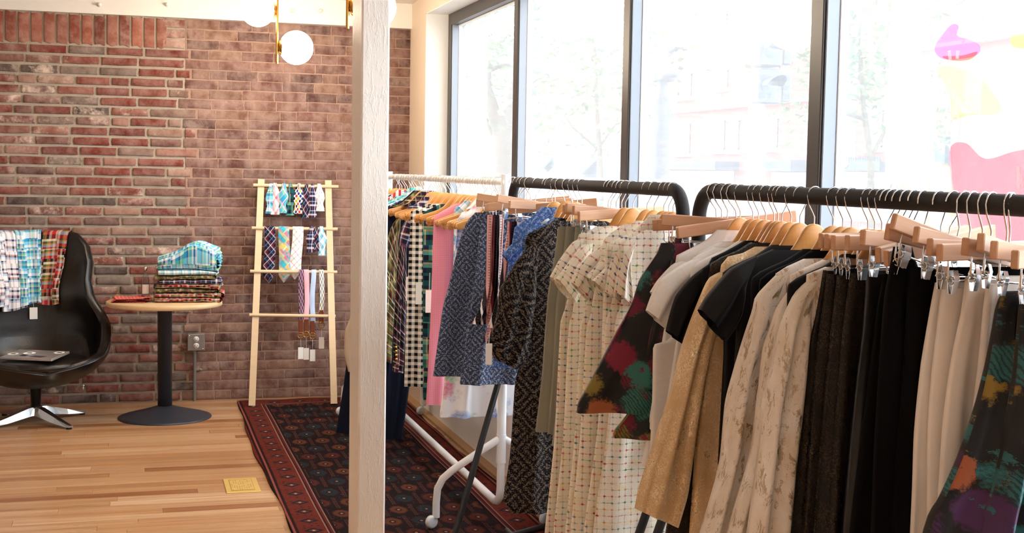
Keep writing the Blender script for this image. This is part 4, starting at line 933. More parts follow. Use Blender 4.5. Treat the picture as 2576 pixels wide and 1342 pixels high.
# ------------------------------------------------------------------ garments, lofted from their outlines in the plane they hang in
class Garment:
    def __init__(s, name, label, cat, mat, y, yaw=0., group=None, seed=0):
        s.sh = cat not in ('skirt', 'trousers') and not label.startswith('teal and plum')
        s.y, s.yaw, s.mat, s.seed = y, yaw, mat, seed
        s.o = thing(name, label, cat, (RX, y, 0), yaw, group)
        s.U = Vector((math.cos(yaw), math.sin(yaw), 0)); s.N = Vector((-math.sin(yaw), math.cos(yaw), 0))
    def uz(s, p):
        d = ray(*p); O = Vector((RX, s.y, 0)); k = (O-CAM).dot(s.N)/d.dot(s.N); q = CAM+d*k; return ((q-O).dot(s.U), q.z)
    def loft(s, name, pairs, th, fold=(0., 5, 0.), mat=None, rows=40, K=26, off=0., parent=None, planar=True, wr=.004, open_=True, tck=None):
        n = len(pairs); m = MB(); L = [Vector((a[0], a[1])) for a, b in pairs]; R = [Vector((b[0], b[1])) for a, b in pairs]
        # arc-length parametrisation
        cum = [0.]
        for i in range(1, n): cum.append(cum[-1]+max(1e-4, ((L[i]+R[i])/2-(L[i-1]+R[i-1])/2).length))
        T = cum[-1]; xs = [c/T for c in cum]
        def at(v):
            i = 0
            while i < n-2 and v > xs[i+1]: i += 1
            f = (v-xs[i])/(xs[i+1]-xs[i]+1e-9); f = max(0, min(1, f))
            # catmull-rom
            def cr(P):
                p1, p2 = P[i], P[i+1]; p0 = P[i-1] if i > 0 else p1*2-p2; p3 = P[i+2] if i+2 < n else p2*2-p1
                q = .5*((2*p1)+(p2-p0)*f+(2*p0-5*p1+4*p2-p3)*f*f+(3*p1-p0-3*p2+p3)*f*f*f)
                lin = p1+(p2-p1)*f
                return lin*.45+q*.55
            return cr(L), cr(R)
        thf = th if callable(th) else (lambda v: lerp(th[0], th[1], v))
        amp, kk, ph = fold
        vs = []; uvs = []
        for j in range(rows+1):
            v = j/rows; l, r = at(v); wid = (r-l).length; t_ = thf(v); A = amp*min(1., v*1.8)**.8
            for q in range(2*K):
                fr = q < K; a = q/K if fr else (q-K)/K
                aa = a if fr else 1-a; c = (1-math.cos(PI*aa))/2; p = l+(r-l)*c
                sn = math.sin(PI*aa); w = (-1 if fr else 1)*t_*sn**.55
                fo = A*sn**.4*(math.sin(2*PI*kk*c+ph+.5*math.sin(v*3+s.seed))+.45*math.sin(2*PI*kk*1.9*c+ph*2.3+v*1.5))
                w += fo+off+wr*mnoise.noise(Vector((p.x*9+s.seed*5.1, p.y*5., w*30+s.seed)))
                vs.append((p.x, w, p.y))
                uvs.append(((p.x if fr else p.x+.37), p.y) if planar else (((aa-.5) if fr else 1.5-aa)*wid, -v*T))
        W = 2*K; fs = []; fu = []
        for j in range(rows):
            for q in range(W):
                q2 = (q+1) % W; f = (j*W+q, j*W+q2, (j+1)*W+q2, (j+1)*W+q); fs.append(f)
                u = [list(uvs[i]) for i in f]
                if (q < K) != (q2 < K):   # keep one chart across the side seams
                    base = u[0][0]
                    for e in u: e[0] = e[0] if abs(e[0]-base) < .2 else base
                fu.append(u)
        m.add(vs, fs, fu, True)
        return m.build(name, mat or s.mat, parent or s.o)
    def body(s, left, hem=None, right=None, top=.02, bot=.05, fold=(.012, 5, 0.), name='body', mat=None, rows=46, off=0., neck=None, hem_dx=0., wr=.004):
        pl = [s.uz(p) for p in left]
        if s.sh:   # the cloth lies over the hanger arms
            n = 0
            while n < len(pl)-1 and pl[n+1][0] < pl[n][0] and pl[n][0] > -.19: n += 1
            out = []
            for i, (u, z) in enumerate(pl):
                if i <= n and u > -.178: z = max(z, RZ+interp(HTOP[0], HTOP[1], abs(u))+.018)
                out.append((u, z))
            pl = [out[0]]
            for u, z in out[1:]: pl.append((u, min(z, pl[-1][1]-.004)))
        if hem is not None and hem < pl[-1][1]-.01:
            a, b = pl[-2], pl[-1]; k = (b[0]-a[0])/(b[1]-a[1]-1e-6); k = max(-.3, min(.3, k)); pl.append((b[0]+k*.5*(hem-b[1])+hem_dx, hem))
        if right:
            pr = [s.uz(p) for p in right]
            if hem is not None and hem < pr[-1][1]-.01: pr.append((pr[-1][0], hem))
            zs = [-p[1] for p in pr]; us = [p[0] for p in pr]; pairs = [(p, (interp(zs, us, -p[1]), p[1])) for p in pl]
        else: pairs = [(p, (-p[0], p[1])) for p in pl]
        return s.loft(name, pairs, lambda v: lerp(top, bot*.65, min(1, v*1.6)), (fold[0]*.75, fold[1], fold[2]), mat, rows, 30, off, wr=wr)
    def sleeve(s, left, right, th=.03, fold=(.006, 2, 0.), name='sleeve', rows=30, mirror=True, off=0., mat=None, wr=.006):
        a = [s.uz(p) for p in left]; b = [s.uz(p) for p in right]; pairs = list(zip(a, b))
        o = s.loft(name, pairs, lambda v: .68*th*(.55+.45*min(1, v*4)), fold, mat, rows, 16, off, planar=False, wr=wr)
        if mirror: s.loft(name, [((-q[0], q[1]), (-p[0], p[1])) for p, q in pairs], lambda v: .68*th*(.55+.45*min(1, v*4)), fold, mat, rows, 16, off, planar=False, wr=wr)
        return o
    def tag(s, px, py, w, h, L=.05, mat=None, off=-.05):
        u, z = s.uz((px, py)); m = MB(); m.box((u-w/2, off-.0015, z-h), (u+w/2, off, z)); m.build('price_tag', mat or M_PAPERPINK, s.o)
        m = MB(); m.tube([(u, off, z), (u+.004, off+.01, z+L)], .0008, 5); m.build('tag_string', M_PAPER, s.o)
Y = lambda px: y_on_line(px, RX, RZ-.06)

# ================================================================== near rack
GN = 'clothes on the rack with the metallic jackets'
gS, gC = 'shoulder hangers on the rack with metallic jackets', 'clip hangers on the rack with metallic jackets'
def clip_h(stem, pxl, pyl, label, group, rev=False):
    y = Y(stem); yaw = solve_yaw(y, .165, pxl, RZ-.08)
    e = ony(pxl, pyl, y-.165*math.sin(yaw)); dz = e.z-(RZ-.066); roll = max(-.28, min(.28, dz/.165))
    return hanger('c', y, label, group, yaw, rev, roll), y, yaw
for stem, pxl, pyl, rev, lb in ((1798, 1628, 553, 0, 'wooden clip hanger at the far end of the rack with the floral skirts'), (1813, 1640, 552, 0, 'wooden clip hanger second in line at the floral skirts'), (1833, 1660, 538, 0, 'wooden clip hanger holding the dark floral skirt beside the tweed dresses'), (1845, 1692, 572, 0, 'wooden clip hanger holding the dark floral skirt beside the white linen tops'),
        (2232, 2062, 587, 1, 'wooden clip hanger first of the black shimmer skirts'), (2246, 2077, 589, 1, 'wooden clip hanger second of the black shimmer skirts'), (2262, 2093, 592, 1, 'wooden clip hanger third of the black shimmer skirts'), (2280, 2130, 592, 1, 'wooden clip hanger fourth of the black shimmer skirts'), (2297, 2172, 578, 1, 'wooden clip hanger raised above the black shimmer skirts'), (2321, 2202, 624, 1, 'wooden clip hanger hanging low behind the black trousers'), (2361, 2218, 632, 1, 'wooden clip hanger hanging lowest beside the black trousers'), (2396, 2240, 563, 1, 'wooden clip hanger behind the steeply tilted one'),
        (2425, 2260, 524, 0, 'steeply tilted wooden clip hanger holding plain black trousers'), (2446, 2310, 570, 0, 'long wooden clip hanger over the black skirt'), (2473, 2340, 600, 0, 'wooden clip hanger of the first off white trousers'), (2493, 2362, 614, 0, 'wooden clip hanger of the second off white trousers'), (2535, 2430, 598, 0, 'wooden clip hanger of the third off white trousers'), (2543, 2468, 587, 0, 'wooden clip hanger of the fourth off white trousers'), (2600, 2503, 606, 0, 'wooden clip hanger of the floral dress beside off white trousers'), (2650, 2552, 630, 0, 'wooden clip hanger of the floral dress at the end of the rack')):
    clip_h(stem, pxl, pyl, lb, gC, bool(rev))
for stem, lb, rev, yaw in ((1862, 'maple hanger of the back white linen top', 0, .05), (1894, 'maple hanger of the sleeveless white shell', 0, .03), (1908, 'maple hanger of the front white linen top', 0, 0), (1926, 'maple hanger between white linen and navy black tops', 0, .06), (1947, 'maple hanger of the navy black top', 0, .02), (1957, 'maple hanger tucked behind the gold jacket', 0, .05), (1967, 'maple hanger of the black dress behind the gold jacket', 1, .06), (1990, 'maple hanger of the gold tweed jacket', 0, 0), (2012, 'maple hanger just before the black cap sleeve top', 1, .04), (2048, 'pale maple hanger of the black cap sleeve top', 0, 0), (2096, 'maple hanger of the black blouse behind the cream jackets', 0, .0), (2120, 'maple hanger of the second black blouse behind the cream jackets', 0, .0), (2142, 'maple hanger of the first cream metallic jacket', 0, 0), (2183, 'maple hanger of the second cream metallic jacket', 0, .0), (2200, 'maple hanger of the black blouse between cream jackets', 0, .0), (2218, 'maple hanger of the third cream metallic jacket', 0, .0)):
    hanger('sb', Y(stem), lb, gS, yaw, bool(rev))

# floral skirts
g = Garment('floral_skirt', 'flared dark floral jacquard skirt in front of the tweed dresses', 'skirt', P_FLORAL, Y(1833)+.004, 0, GN, 1)
g.body([(1664, 612), (1652, 640), (1613, 700), (1592, 766), (1551, 843), (1500, 938), (1457, 1016)], .905, None, .016, .05, (.026, 3.5, .6))
g = Garment('floral_skirt', 'flared dark floral jacquard skirt touching the white linen tops', 'skirt', P_FLORAL, Y(1846), 0, GN, 2)
g.body([(1690, 655), (1682, 690), (1662, 760), (1640, 830), (1612, 960), (1585, 1040), (1549, 1087)], .845, None, .016, .05, (.024, 3.5, 2.2))
# white linen tops
g = Garment('linen_top', 'white linen short sleeve top behind another white one', 'top', P_LINEN, Y(1862)+.003, 0, GN, 3)
g.body([(1806, 606), (1770, 628), (1735, 655), (1728, 720), (1715, 800), (1700, 1000), (1690, 1130)], .78, None, .016, .035, (.010, 4, 0))
g.sleeve([(1740, 640), (1690, 668), (1655, 705), (1637, 735)], [(1735, 690), (1720, 720), (1700, 760), (1690, 790)], .026)
g = Garment('shell_top', 'sleeveless white shell top with a deep armhole below the linen sleeves', 'top', P_LINEN, Y(1894)+.004, 0, GN, 4)
g.body([(1808, 640), (1780, 660), (1765, 690), (1752, 770), (1700, 842), (1648, 868), (1644, 900), (1642, 1000), (1638, 1100), (1634, 1160)], .74, None, .016, .034, (.010, 4, 1))
g = Garment('linen_top', 'white linen short sleeve top beside the navy black top', 'top', P_LINEN, Y(1908)+.002, 0, GN, 5)
g.body([(1796, 622), (1765, 645), (1752, 660), (1745, 740), (1738, 840), (1730, 1000), (1722, 1200)], .76, None, .016, .034, (.010, 4, 2))
g.sleeve([(1770, 640), (1715, 668), (1665, 705), (1642, 745), (1628, 782)], [(1752, 690), (1740, 720), (1722, 760), (1702, 800), (1680, 832)], .03)
# navy black top and dress
g = Garment('black_blouse', 'navy black short sleeve top between white linen and gold tweed', 'top', P_BLACK, Y(1947)+.002, 0, GN, 6)
g.body([(1872, 623), (1830, 645), (1800, 665), (1790, 740), (1783, 850), (1778, 1000), (1770, 1150)], .74, None, .016, .034, (.009, 4, .5))
g.sleeve([(1828, 645), (1780, 668), (1740, 700), (1705, 745), (1690, 790), (1679, 834)], [(1800, 690), (1790, 715), (1775, 750), (1755, 800), (1738, 835), (1721, 868)], .03)
g = Garment('black_dress', 'long black shimmer dress mostly hidden by the gold jacket', 'dress', P_DARKSH, Y(1967), 0, GN, 7)
g.body([(1890, 640), (1862, 668), (1845, 700), (1830, 850), (1815, 950), (1795, 1150), (1770, 1342)], .55, None, .016, .04, (.012, 5, .2))
# gold tweed jacket
g = Garment('tweed_jacket', 'gold lurex tweed jacket with long bracelet sleeve', 'jacket', P_GOLD, Y(1990)+.002, 0, GN, 8)
g.body([(1900, 645), (1870, 665), (1845, 688), (1838, 760), (1812, 850), (1770, 960), (1752, 1120), (1735, 1342)], .66, None, .018, .036, (.010, 4, .8))
g.sleeve([(1870, 655), (1820, 682), (1785, 702), (1757, 772), (1721, 870), (1686, 1002), (1644, 1128), (1610, 1232), (1600, 1281)], [(1848, 705), (1838, 735), (1830, 765), (1800, 828), (1785, 880), (1768, 960), (1748, 1110), (1730, 1240), (1704, 1326)], .036, (.008, 2, .4), rows=46)
# black cap sleeve top
g = Garment('black_blouse', 'black short cap sleeve top beside the cream metallic jackets', 'top', P_BLACK2, Y(2048)+.002, 0, GN, 9)
g.body([(1945, 628), (1905, 645), (1868, 668), (1862, 720), (1858, 800), (1850, 900), (1838, 1100)], .74, None, .018, .036, (.008, 4, .1))
g.sleeve([(1900, 645), (1842, 676), (1800, 722), (1778, 750), (1761, 780)], [(1870, 720), (1868, 752), (1860, 792), (1845, 825), (1822, 858)], .034)
# cream metallic jackets
g = Garment('brocade_jacket', 'cream metallic brocade jacket next to the black cap sleeve top', 'jacket', P_BROC, Y(2142), 0, GN, 10)
g.body([(2024, 652), (1990, 672), (1962, 690), (1958, 760), (1948, 850), (1930, 1000), (1915, 1200), (1905, 1342)], .62, None, .018, .038, (.010, 4, 0))
g.sleeve([(1990, 668), (1957, 690), (1906, 745), (1897, 785), (1849, 939), (1828, 1015), (1813, 1170), (1765, 1342), (1758, 1380)], [(1966, 720), (1960, 745), (1950, 780), (1938, 830), (1920, 890), (1908, 1000), (1895, 1085), (1845, 1320), (1835, 1390)], .032, (.005, 2, .3), rows=46)
g = Garment('brocade_jacket', 'cream metallic brocade jacket in the middle of three', 'jacket', P_BROC, Y(2183), 0, GN, 11)
g.body([(2072, 666), (2030, 690), (2007, 709), (2000, 780), (1985, 900), (1965, 1100), (1950, 1342)], .62, None, .018, .036, (.010, 4, 1))
g.sleeve([(2035, 685), (2007, 709), (1960, 772), (1941, 831), (1924, 880), (1910, 990), (1891, 1136), (1834, 1342), (1826, 1380)], [(2012, 740), (2006, 765), (1996, 800), (1985, 860), (1975, 930), (1965, 1000), (1945, 1120), (1900, 1342), (1890, 1390)], .03, (.006, 2, 1.2), rows=46)
g = Garment('brocade_jacket', 'cream metallic brocade jacket beside the black shimmer skirts', 'jacket', P_BROC, Y(2218)-.002, 0, GN, 12)
g.body([(2078, 680), (2050, 700), (2030, 720), (2030, 800), (2022, 950), (2005, 1150), (1985, 1342)], .62, None, .018, .036, (.010, 4, 2))
g.sleeve([(2050, 692), (2004, 737), (1975, 802), (1960, 858), (1945, 925), (1924, 1010), (1908, 1157), (1885, 1342), (1880, 1380)], [(2035, 765), (2036, 795), (2038, 840), (2034, 900), (2030, 970), (2020, 1080), (2008, 1180), (1996, 1342), (1990, 1385)], .036, (.010, 2, 2.1), rows=50)
TOPROWS = [((-.072, 1.345), (.072, 1.345)), ((-.11, 1.322), (.11, 1.322)), ((-.16, 1.302), (.16, 1.302)), ((-.19, 1.282), (.19, 1.282)), ((-.188, 1.2), (.188, 1.2)), ((-.18, 1.1), (.18, 1.1)), ((-.185, .85), (.185, .85))]
# hidden blouses behind the skirts: only shoulders show
for k, (st, mt) in enumerate(((2098, P_BLACK), (2121, P_JET), (2201, P_BLACK), (1928, P_LINEN), (1959, P_BLACK), (2014, P_BLACK2))):
    g = Garment('blouse', ('black blouse first behind the cream metallic jackets', 'black blouse second behind the cream metallic jackets', 'black blouse between two cream metallic jackets', 'white blouse just behind the navy black top', 'black blouse just behind the long black shimmer dress', 'black blouse tucked behind the black cap sleeve top')[k], 'top', mt, Y(st), 0, GN, 13+k)
    g.loft('body', TOPROWS, (.014, .022), (.006, 4, k))
# black shimmer skirts
for k, (st, pts, lb) in enumerate(((2232, [(2071, 681), (2064, 730), (2053, 794), (2038, 864), (2020, 1000), (2004, 1157), (1985, 1342)], 'black shimmer skirt against the cream brocade'), (2246, [(2081, 690), (2076, 740), (2066, 810), (2055, 900), (2040, 1080), (2020, 1342)], 'black shimmer skirt second from the cream brocade'), (2262, [(2107, 694), (2100, 760), (2092, 830), (2082, 940), (2068, 1100), (2050, 1342)], 'black shimmer skirt third from the cream brocade'), (2280, [(2140, 688), (2130, 760), (2118, 850), (2108, 960), (2095, 1120), (2080, 1342)], 'brownish black shimmer skirt beside the plain black ones'))):
    g = Garment('shimmer_skirt', lb, 'skirt', P_DARKSH, Y(st), 0, GN, 20+k)
    g.body(pts, .62, None, .012, .024, (.012, 5, k*1.3))
g = Garment('black_skirt', 'black glossy skirt hung high behind the black trousers', 'skirt', simple('black coated cloth', '#0c0c0f', .35, 0, .5), Y(2300), 0, GN, 25)
g.body([(2178, 690), (2176, 740), (2168, 850), (2150, 1000), (2120, 1342)], .62, None, .012, .03, (.010, 5, .4))
g = Garment('black_skirt', 'matte black skirt behind the narrow black trousers', 'skirt', P_JET, Y(2361), 0, GN, 26)
g.body([(2225, 690), (2212, 760), (2195, 900), (2170, 1100), (2142, 1342)], .6, None, .014, .035, (.008, 5, 1.4))
g = Garment('black_trousers', 'plain black trousers clipped to the steeply tilted hanger', 'trousers', P_JET, Y(2425), .0, GN, 27)
g.body([(2252, 622), (2246, 660), (2238, 700), (2228, 760), (2216, 900), (2205, 1100), (2195, 1342)], .35, [(2292, 634), (2310, 680), (2345, 760), (2380, 900), (2390, 1100), (2395, 1342)], .012, .034, (.008, 3, .4))
g = Garment('black_skirt', 'matte black skirt next to the off white trousers', 'skirt', P_JET, Y(2446), 0, GN, 28)
g.body([(2288, 674), (2284, 760), (2275, 900), (2262, 1100), (2250, 1342)], .6, None, .012, .03, (.008, 5, 2.4))
# off white trousers
for k, (st, pts, lb) in enumerate(((2473, [(2356, 712), (2343, 780), (2318, 918), (2302, 1094), (2294, 1342)], 'off white trousers against the black skirt'), (2493, [(2372, 725), (2364, 780), (2346, 948), (2337, 1115), (2336, 1342)], 'off white trousers second from the black skirt'), (2520, [(2429, 696), (2419, 780), (2394, 906), (2373, 1073), (2358, 1342)], 'off white trousers third from the black skirt'), (2545, [(2484, 716), (2475, 780), (2461, 927), (2444, 1073), (2425, 1342)], 'off white trousers beside the floral dress'))):
    g = Garment('wool_trousers', lb, 'trousers', P_OFFW, Y(st), 0, GN, 30+k)
    g.body(pts, .38, None, .012, .028, (.010, 4, k*1.1))
# floral dresses nearest the end
g = Garment('floral_dress', 'teal and plum floral jacquard dress beside the off white trousers', 'dress', P_FLORAL2, Y(2600), 0, GN, 36)
g.body([(2526, 735), (2512, 770), (2503, 830), (2488, 920), (2465, 1015), (2419, 1157), (2377, 1258), (2339, 1342)], .6, None, .014, .06, (.03, 3.5, .9))
g = Garment('floral_dress', 'teal and plum floral jacquard dress at the end of the rack', 'dress', P_FLORAL2, Y(2650), 0, GN, 37)
g.body([(2572, 735), (2566, 800), (2556, 950), (2535, 1100), (2500, 1230), (2465, 1342)], .6, None, .014, .06, (.03, 3.5, 2.4))

# ================================================================== middle rack
GM = 'clothes on the rack with the tweed dresses'
gS, gC = 'shoulder hangers on the rack with tweed dresses', 'clip hangers on the rack with tweed dresses'
for stem, pxl, pyl, rev, lb in ((1303, 1184, 501, 1, 'wooden clip hanger first of the blue diamond skirts'), (1312, 1197, 486, 1, 'wooden clip hanger raised above the blue diamond skirts'), (1320, 1194, 514, 1, 'wooden clip hanger low over the blue diamond skirts'), (1332, 1214, 511, 0, 'wooden clip hanger of the ribbon stripe skirt'), (1352, 1255, 489, 1, 'long wooden clip hanger crossing behind the ribbon stripe skirts'), (1375, 1282, 504, 1, 'long wooden clip hanger crossing over the second ribbon stripe skirt'), (1384, 1272, 520, 1, 'wooden clip hanger tucked under the long crossing one'),
        (1532, 1419, 515, 1, 'wooden clip hanger first of the sage trousers'), (1540, 1428, 511, 1, 'wooden clip hanger second of the sage trousers'), (1552, 1444, 517, 1, 'wooden clip hanger third of the sage trousers'), (1562, 1453, 532, 1, 'wooden clip hanger beside the first tweed dress')):
    clip_h(stem, pxl, pyl, lb, gC, bool(rev))
for stem, lb, rev, yaw in ((1290, 'maple hanger at the far bend of the rack with tweed dresses', 1, .1), (1396, 'maple hanger of the washed blue top', 0, .0), (1410, 'maple hanger with grey loops beside the black diamond dress', 0, -.03), (1428, 'maple hanger second with grey loops', 0, 0), (1440, 'maple hanger of the washed blue blouse behind the diamond dress', 0, .02), (1452, 'maple hanger of the hidden diamond dress', 0, .0), (1464, 'maple hanger of the black diamond dress', 0, .0),
        (1573, 'maple hanger of the first tweed dress', 1, 0), (1592, 'maple hanger of the second tweed dress', 1, .02), (1628, 'maple hanger of the third tweed dress', 1, 0), (1646, 'maple hanger of the fourth tweed dress', 1, .02), (1670, 'maple hanger of the fifth tweed dress', 1, 0), (1682, 'maple hanger of the sixth tweed dress', 1, 0), (1693, 'maple hanger of the tweed dress beside the floral skirts', 1, 0)):
    hanger('sb', Y(stem), lb, gS, yaw, bool(rev), -.26 if 'loops' in lb else 0.)
# blue diamond print skirts
g = Garment('print_skirt', 'blue diamond print skirt with its hem beside the pink dress', 'skirt', P_IKATBLUE, Y(1306), 0, GM, 40)
g.body([(1196, 535), (1176, 556), (1162, 590), (1151, 629), (1130, 718), (1116, 770), (1101, 868), (1090, 947)], .735, None, .016, .06, (.022, 3.5, .3))
g = Garment('print_skirt', 'blue diamond print skirt hanging over the white floral dress', 'skirt', P_IKATBLUE, Y(1320), 0, GM, 41)
g.body([(1212, 556), (1206, 600), (1196, 700), (1180, 800), (1168, 900), (1158, 968)], .705, None, .016, .05, (.020, 3.5, 1.9))
# ribbon stripe skirts
g = Garment('ribbon_skirt', 'pink and black ribbon stripe wrap skirt tied at its hem', 'skirt', P_RIBBON, Y(1336), 0, GM, 42)
g.body([(1226, 541), (1225, 600), (1222, 718), (1208, 775), (1188, 816)], None, [(1268, 540), (1264, 600), (1258, 700), (1258, 775), (1256, 822)], .014, .02, (.014, 5, .2), name='panel')
g.body([(1232, 815), (1222, 840), (1214, 862)], None, [(1256, 815), (1246, 840), (1236, 864)], .010, .012, (.004, 3, .2), name='tie_end')
g = Garment('ribbon_skirt', 'pink and black ribbon stripe skirt behind the washed blue top', 'skirt', P_RIBBON, Y(1384), 0, GM, 43)
g.body([(1278, 558), (1274, 600), (1262, 680), (1252, 740), (1236, 800), (1226, 825)], None, [(1312, 558), (1320, 620), (1322, 700), (1320, 820), (1318, 830)], .012, .02, (.012, 5, 1.2))
# washed blue top
g = Garment('print_blouse', 'washed blue floral print top with a drooping cap sleeve', 'top', P_BLUEFLOR, Y(1396), 0, GM, 44)
g.body([(1362, 562), (1335, 585), (1312, 605), (1308, 660), (1303, 740), (1296, 850), (1290, 905)], .80, None, .014, .03, (.008, 4, 0))
g.sleeve([(1335, 583), (1300, 606), (1275, 628), (1264, 641)], [(1318, 630), (1308, 648), (1298, 660), (1286, 668)], .022)
# black diamond print dress
g = Garment('print_dress', 'long black and stone diamond print dress with wide sleeves', 'dress', P_IKATBLK, Y(1464), 0, GM, 45)
g.body([(1400, 588), (1372, 600), (1345, 620), (1338, 700), (1330, 800), (1318, 900), (1298, 955), (1290, 1080), (1284, 1150), (1268, 1263), (1290, 1292)], None, None, .016, .045, (.018, 4, .7))
g.sleeve([(1370, 602), (1339, 618), (1305, 650), (1291, 672), (1272, 705), (1258, 732), (1250, 800), (1238, 835), (1227, 866), (1246, 905)], [(1352, 650), (1352, 690), (1355, 730), (1358, 760), (1358, 790), (1355, 820), (1350, 850), (1340, 880), (1325, 910), (1300, 930)], .036, (.010, 2.5, .3), rows=46)
g.tag(1224, 862, .022, .07, .03, M_PAPERPINK, -.03)
# loops on the bare hangers
for px, py, st in ((1380, 571, 1410), (1412, 572, 1428)):
    p = ony(px, py, Y(st)); m = MB(); m.lathe([(.024, -.014), (.027, -.014), (.027, .014), (.024, .014), (.024, -.014)], 20, (0, 0, 0), 'x'); o = m.build('fabric_loop', simple('pale grey jersey', '#c3c9c8', .9), None, p); o.rotation_euler = (0, math.radians(-32), 0); o.scale = (1, .6, 1)
    tag(o, ('pale grey fabric loop round the maple hanger above the black diamond dress', 'pale grey fabric loop on the hanger next to the sage trousers')[st > 1420], 'loop', 'fabric loops on the maple hangers')
for k, (st, mt, lb) in enumerate(((1292, P_IKATBLUE, 'blue diamond print blouse by the far bend of the rack'), (1441, P_BLUEFLOR, 'washed blue blouse hidden behind the black diamond dress'), (1453, P_IKATBLK, 'black diamond print dress hidden behind its twin'))):
    g = Garment('print_blouse', lb, 'top', mt, Y(st), 0, GM, 110+k); g.loft('body', [((a[0]*.95, a[1]), (b[0]*.95, b[1])) for a, b in TOPROWS], (.010, .016), (.005, 4, k), rows=26)
# sage trousers
for k, (st, pts, hem, lb) in enumerate(((1532, [(1404, 571), (1396, 640), (1379, 737), (1374, 800), (1363, 955), (1348, 1088)], None, 'sage green trousers beside the black diamond dress'), (1540, [(1424, 570), (1418, 640), (1400, 760), (1392, 900), (1378, 1092)], None, 'sage green trousers in the middle of three'), (1552, [(1448, 572), (1440, 640), (1422, 760), (1408, 950), (1388, 1122)], None, 'sage green trousers beside the first tweed dress'))):
    g = Garment('sage_trousers', lb, 'trousers', P_SAGE, Y(st), 0, GM, 50+k)
    g.body(pts, hem, None, .012, .026, (.008, 5, k*1.7))
# cream tweed dresses
tw = [((1441, 610), (1408, 655), (1385, 697), (1431, 754), 1410, 1573, 'cream tweed dress beside the sage trousers'), ((1464, 620), (1425, 671), (1401, 702), (1448, 765), 1432, 1592, 'cream tweed dress second from the sage trousers'), ((1510, 620), (1457, 668), (1439, 712), (1482, 760), 1461, 1628, 'cream tweed dress third from the sage trousers'), ((1536, 628), (1490, 680), (1474, 696), (1520, 770), 1475, 1646, 'cream tweed dress fourth from the sage trousers'), ((1572, 628), (1512, 685), (1490, 706), (1568, 783), 1518, 1670, 'cream tweed dress fifth from the sage trousers')]
for k, (sh, mid, tip, hemr, bl, st, lb) in enumerate(tw):
    g = Garment('tweed_dress', lb, 'dress', P_TWEED, Y(st), 0, GM, 60+k)
    g.body([(sh[0]+62, sh[1]-28), (sh[0]+30, sh[1]-14), (sh[0]+14, sh[1]+4), (sh[0]+10, sh[1]+70), (hemr[0]-4, hemr[1]), (bl+8, hemr[1]+32), (bl, hemr[1]+55), (bl-6, 930), (bl-16, 1120), (bl-38, 1330)], .22, None, .014, .03, (.009, 4, k*.9))
    g.sleeve([(sh[0]+26, sh[1]-12), (sh[0], sh[1]), mid, ((mid[0]+tip[0])/2, (mid[1]+tip[1])/2), tip], [(sh[0]+14, sh[1]+40), (sh[0]+14, sh[1]+62), (sh[0]+8, (sh[1]+hemr[1])/2), ((sh[0]+hemr[0])/2+4, hemr[1]-25), hemr], .034, (.004, 2, k))
for k, (st, lb) in enumerate(((1682, 'cream tweed dress sixth from the sage trousers'), (1693, 'bright cream tweed dress showing its front beside the floral skirts'))):
    g = Garment('tweed_dress', lb, 'dress', P_TWEED, Y(st), 0, GM, 70+k); dx = 24*k
    g.body([(1602+dx, 580), (1560+dx, 606), (1540+dx, 640), (1536+dx, 700), (1540+dx, 760), (1524+dx, 812), (1516+dx, 950), (1500+dx, 1120), (1470+dx, 1330)], .22, None, .014, .026, (.008, 4, 1+k))
    g.sleeve([(1578+dx, 595), (1545+dx, 640), (1530+dx, 690), (1522+dx, 735)], [(1556+dx, 660), (1560+dx, 700), (1566+dx, 740), (1572+dx, 775)], .034, (.004, 2, k))

# ================================================================== white rack
GW = 'clothes on the white rack'
for k in range(42):
    px = 998+k*6.3+random.uniform(-1.5, 1.5); hanger('s', Y(px), 'maple hanger on the white rack', 'maple hangers on the white rack', random.uniform(-.13, .13), random.random() < .25, random.uniform(-.07, .07), .004)
hanger('s', 7.57, 'maple hanger turned sideways at the far end of the white rack', None, 1.2, False, 0, .004)
for k in range(10):
    px = 1000+k*6.3; mt = [P_AQUA, P_BLUE2, P_NAVY, P_WHITE, P_TIESKY, P_BLUE, P_BLUE2][k % 7]
    g = Garment('plaid_shirt', ('aqua', 'pale blue', 'navy plum', 'white and navy', 'sky blue', 'sky blue patchwork', 'pale blue')[k % 7]+' check shirt squeezed between others on the white rack', 'shirt', mt, Y(px), 0, 'check shirts squeezed on the white rack', 200+k)
    g.loft('body', [((a[0]*.99, a[1]+.012), (b[0]*.99, b[1]+.012)) for a, b in TOPROWS[:-1]]+[((-.15, .95), (.15, .95))], (.010, .016), (.005, 4, k), rows=26)
def wg(name, label, cat, mat, st, pts, hem=None, right=None, fold=(.012, 4, 0.), top=.014, bot=.035, seed=80):
    g = Garment(name, label, cat, mat, Y(st), 0, GW, seed); g.body(pts, hem, right, top, bot, fold); return g
wg('navy_skirt', 'long dark navy denim skirt trailing near the rug beside the post', 'skirt', P_DENIM, 1012, [(972, 520), (930, 570), (905, 700), (884, 800), (870, 935), (846, 1092)], None, [(1040, 520), (1060, 570), (1050, 800), (1010, 960), (985, 1092)], (.02, 4, .4), .016, .06, 81)
wg('beige_knit', 'beige knit top peeking past the post', 'top', P_BEIGE, 1022, [(985, 510), (940, 560), (905, 700), (884, 790), (868, 835), (866, 890), (876, 936)], None, None, (.01, 3, 1), .016, .04, 82)
wg('print_blouse', 'red and white striped blouse at the far end of the white rack', 'top', stripe2('red and white stripe', [('#d8434a', 1), ('#f6eeee', 1.2)], .03), 1030, [(1000, 478), (975, 500), (952, 530), (945, 700), (940, 820)], None, None, (.01, 4, .5), .014, .03, 83)
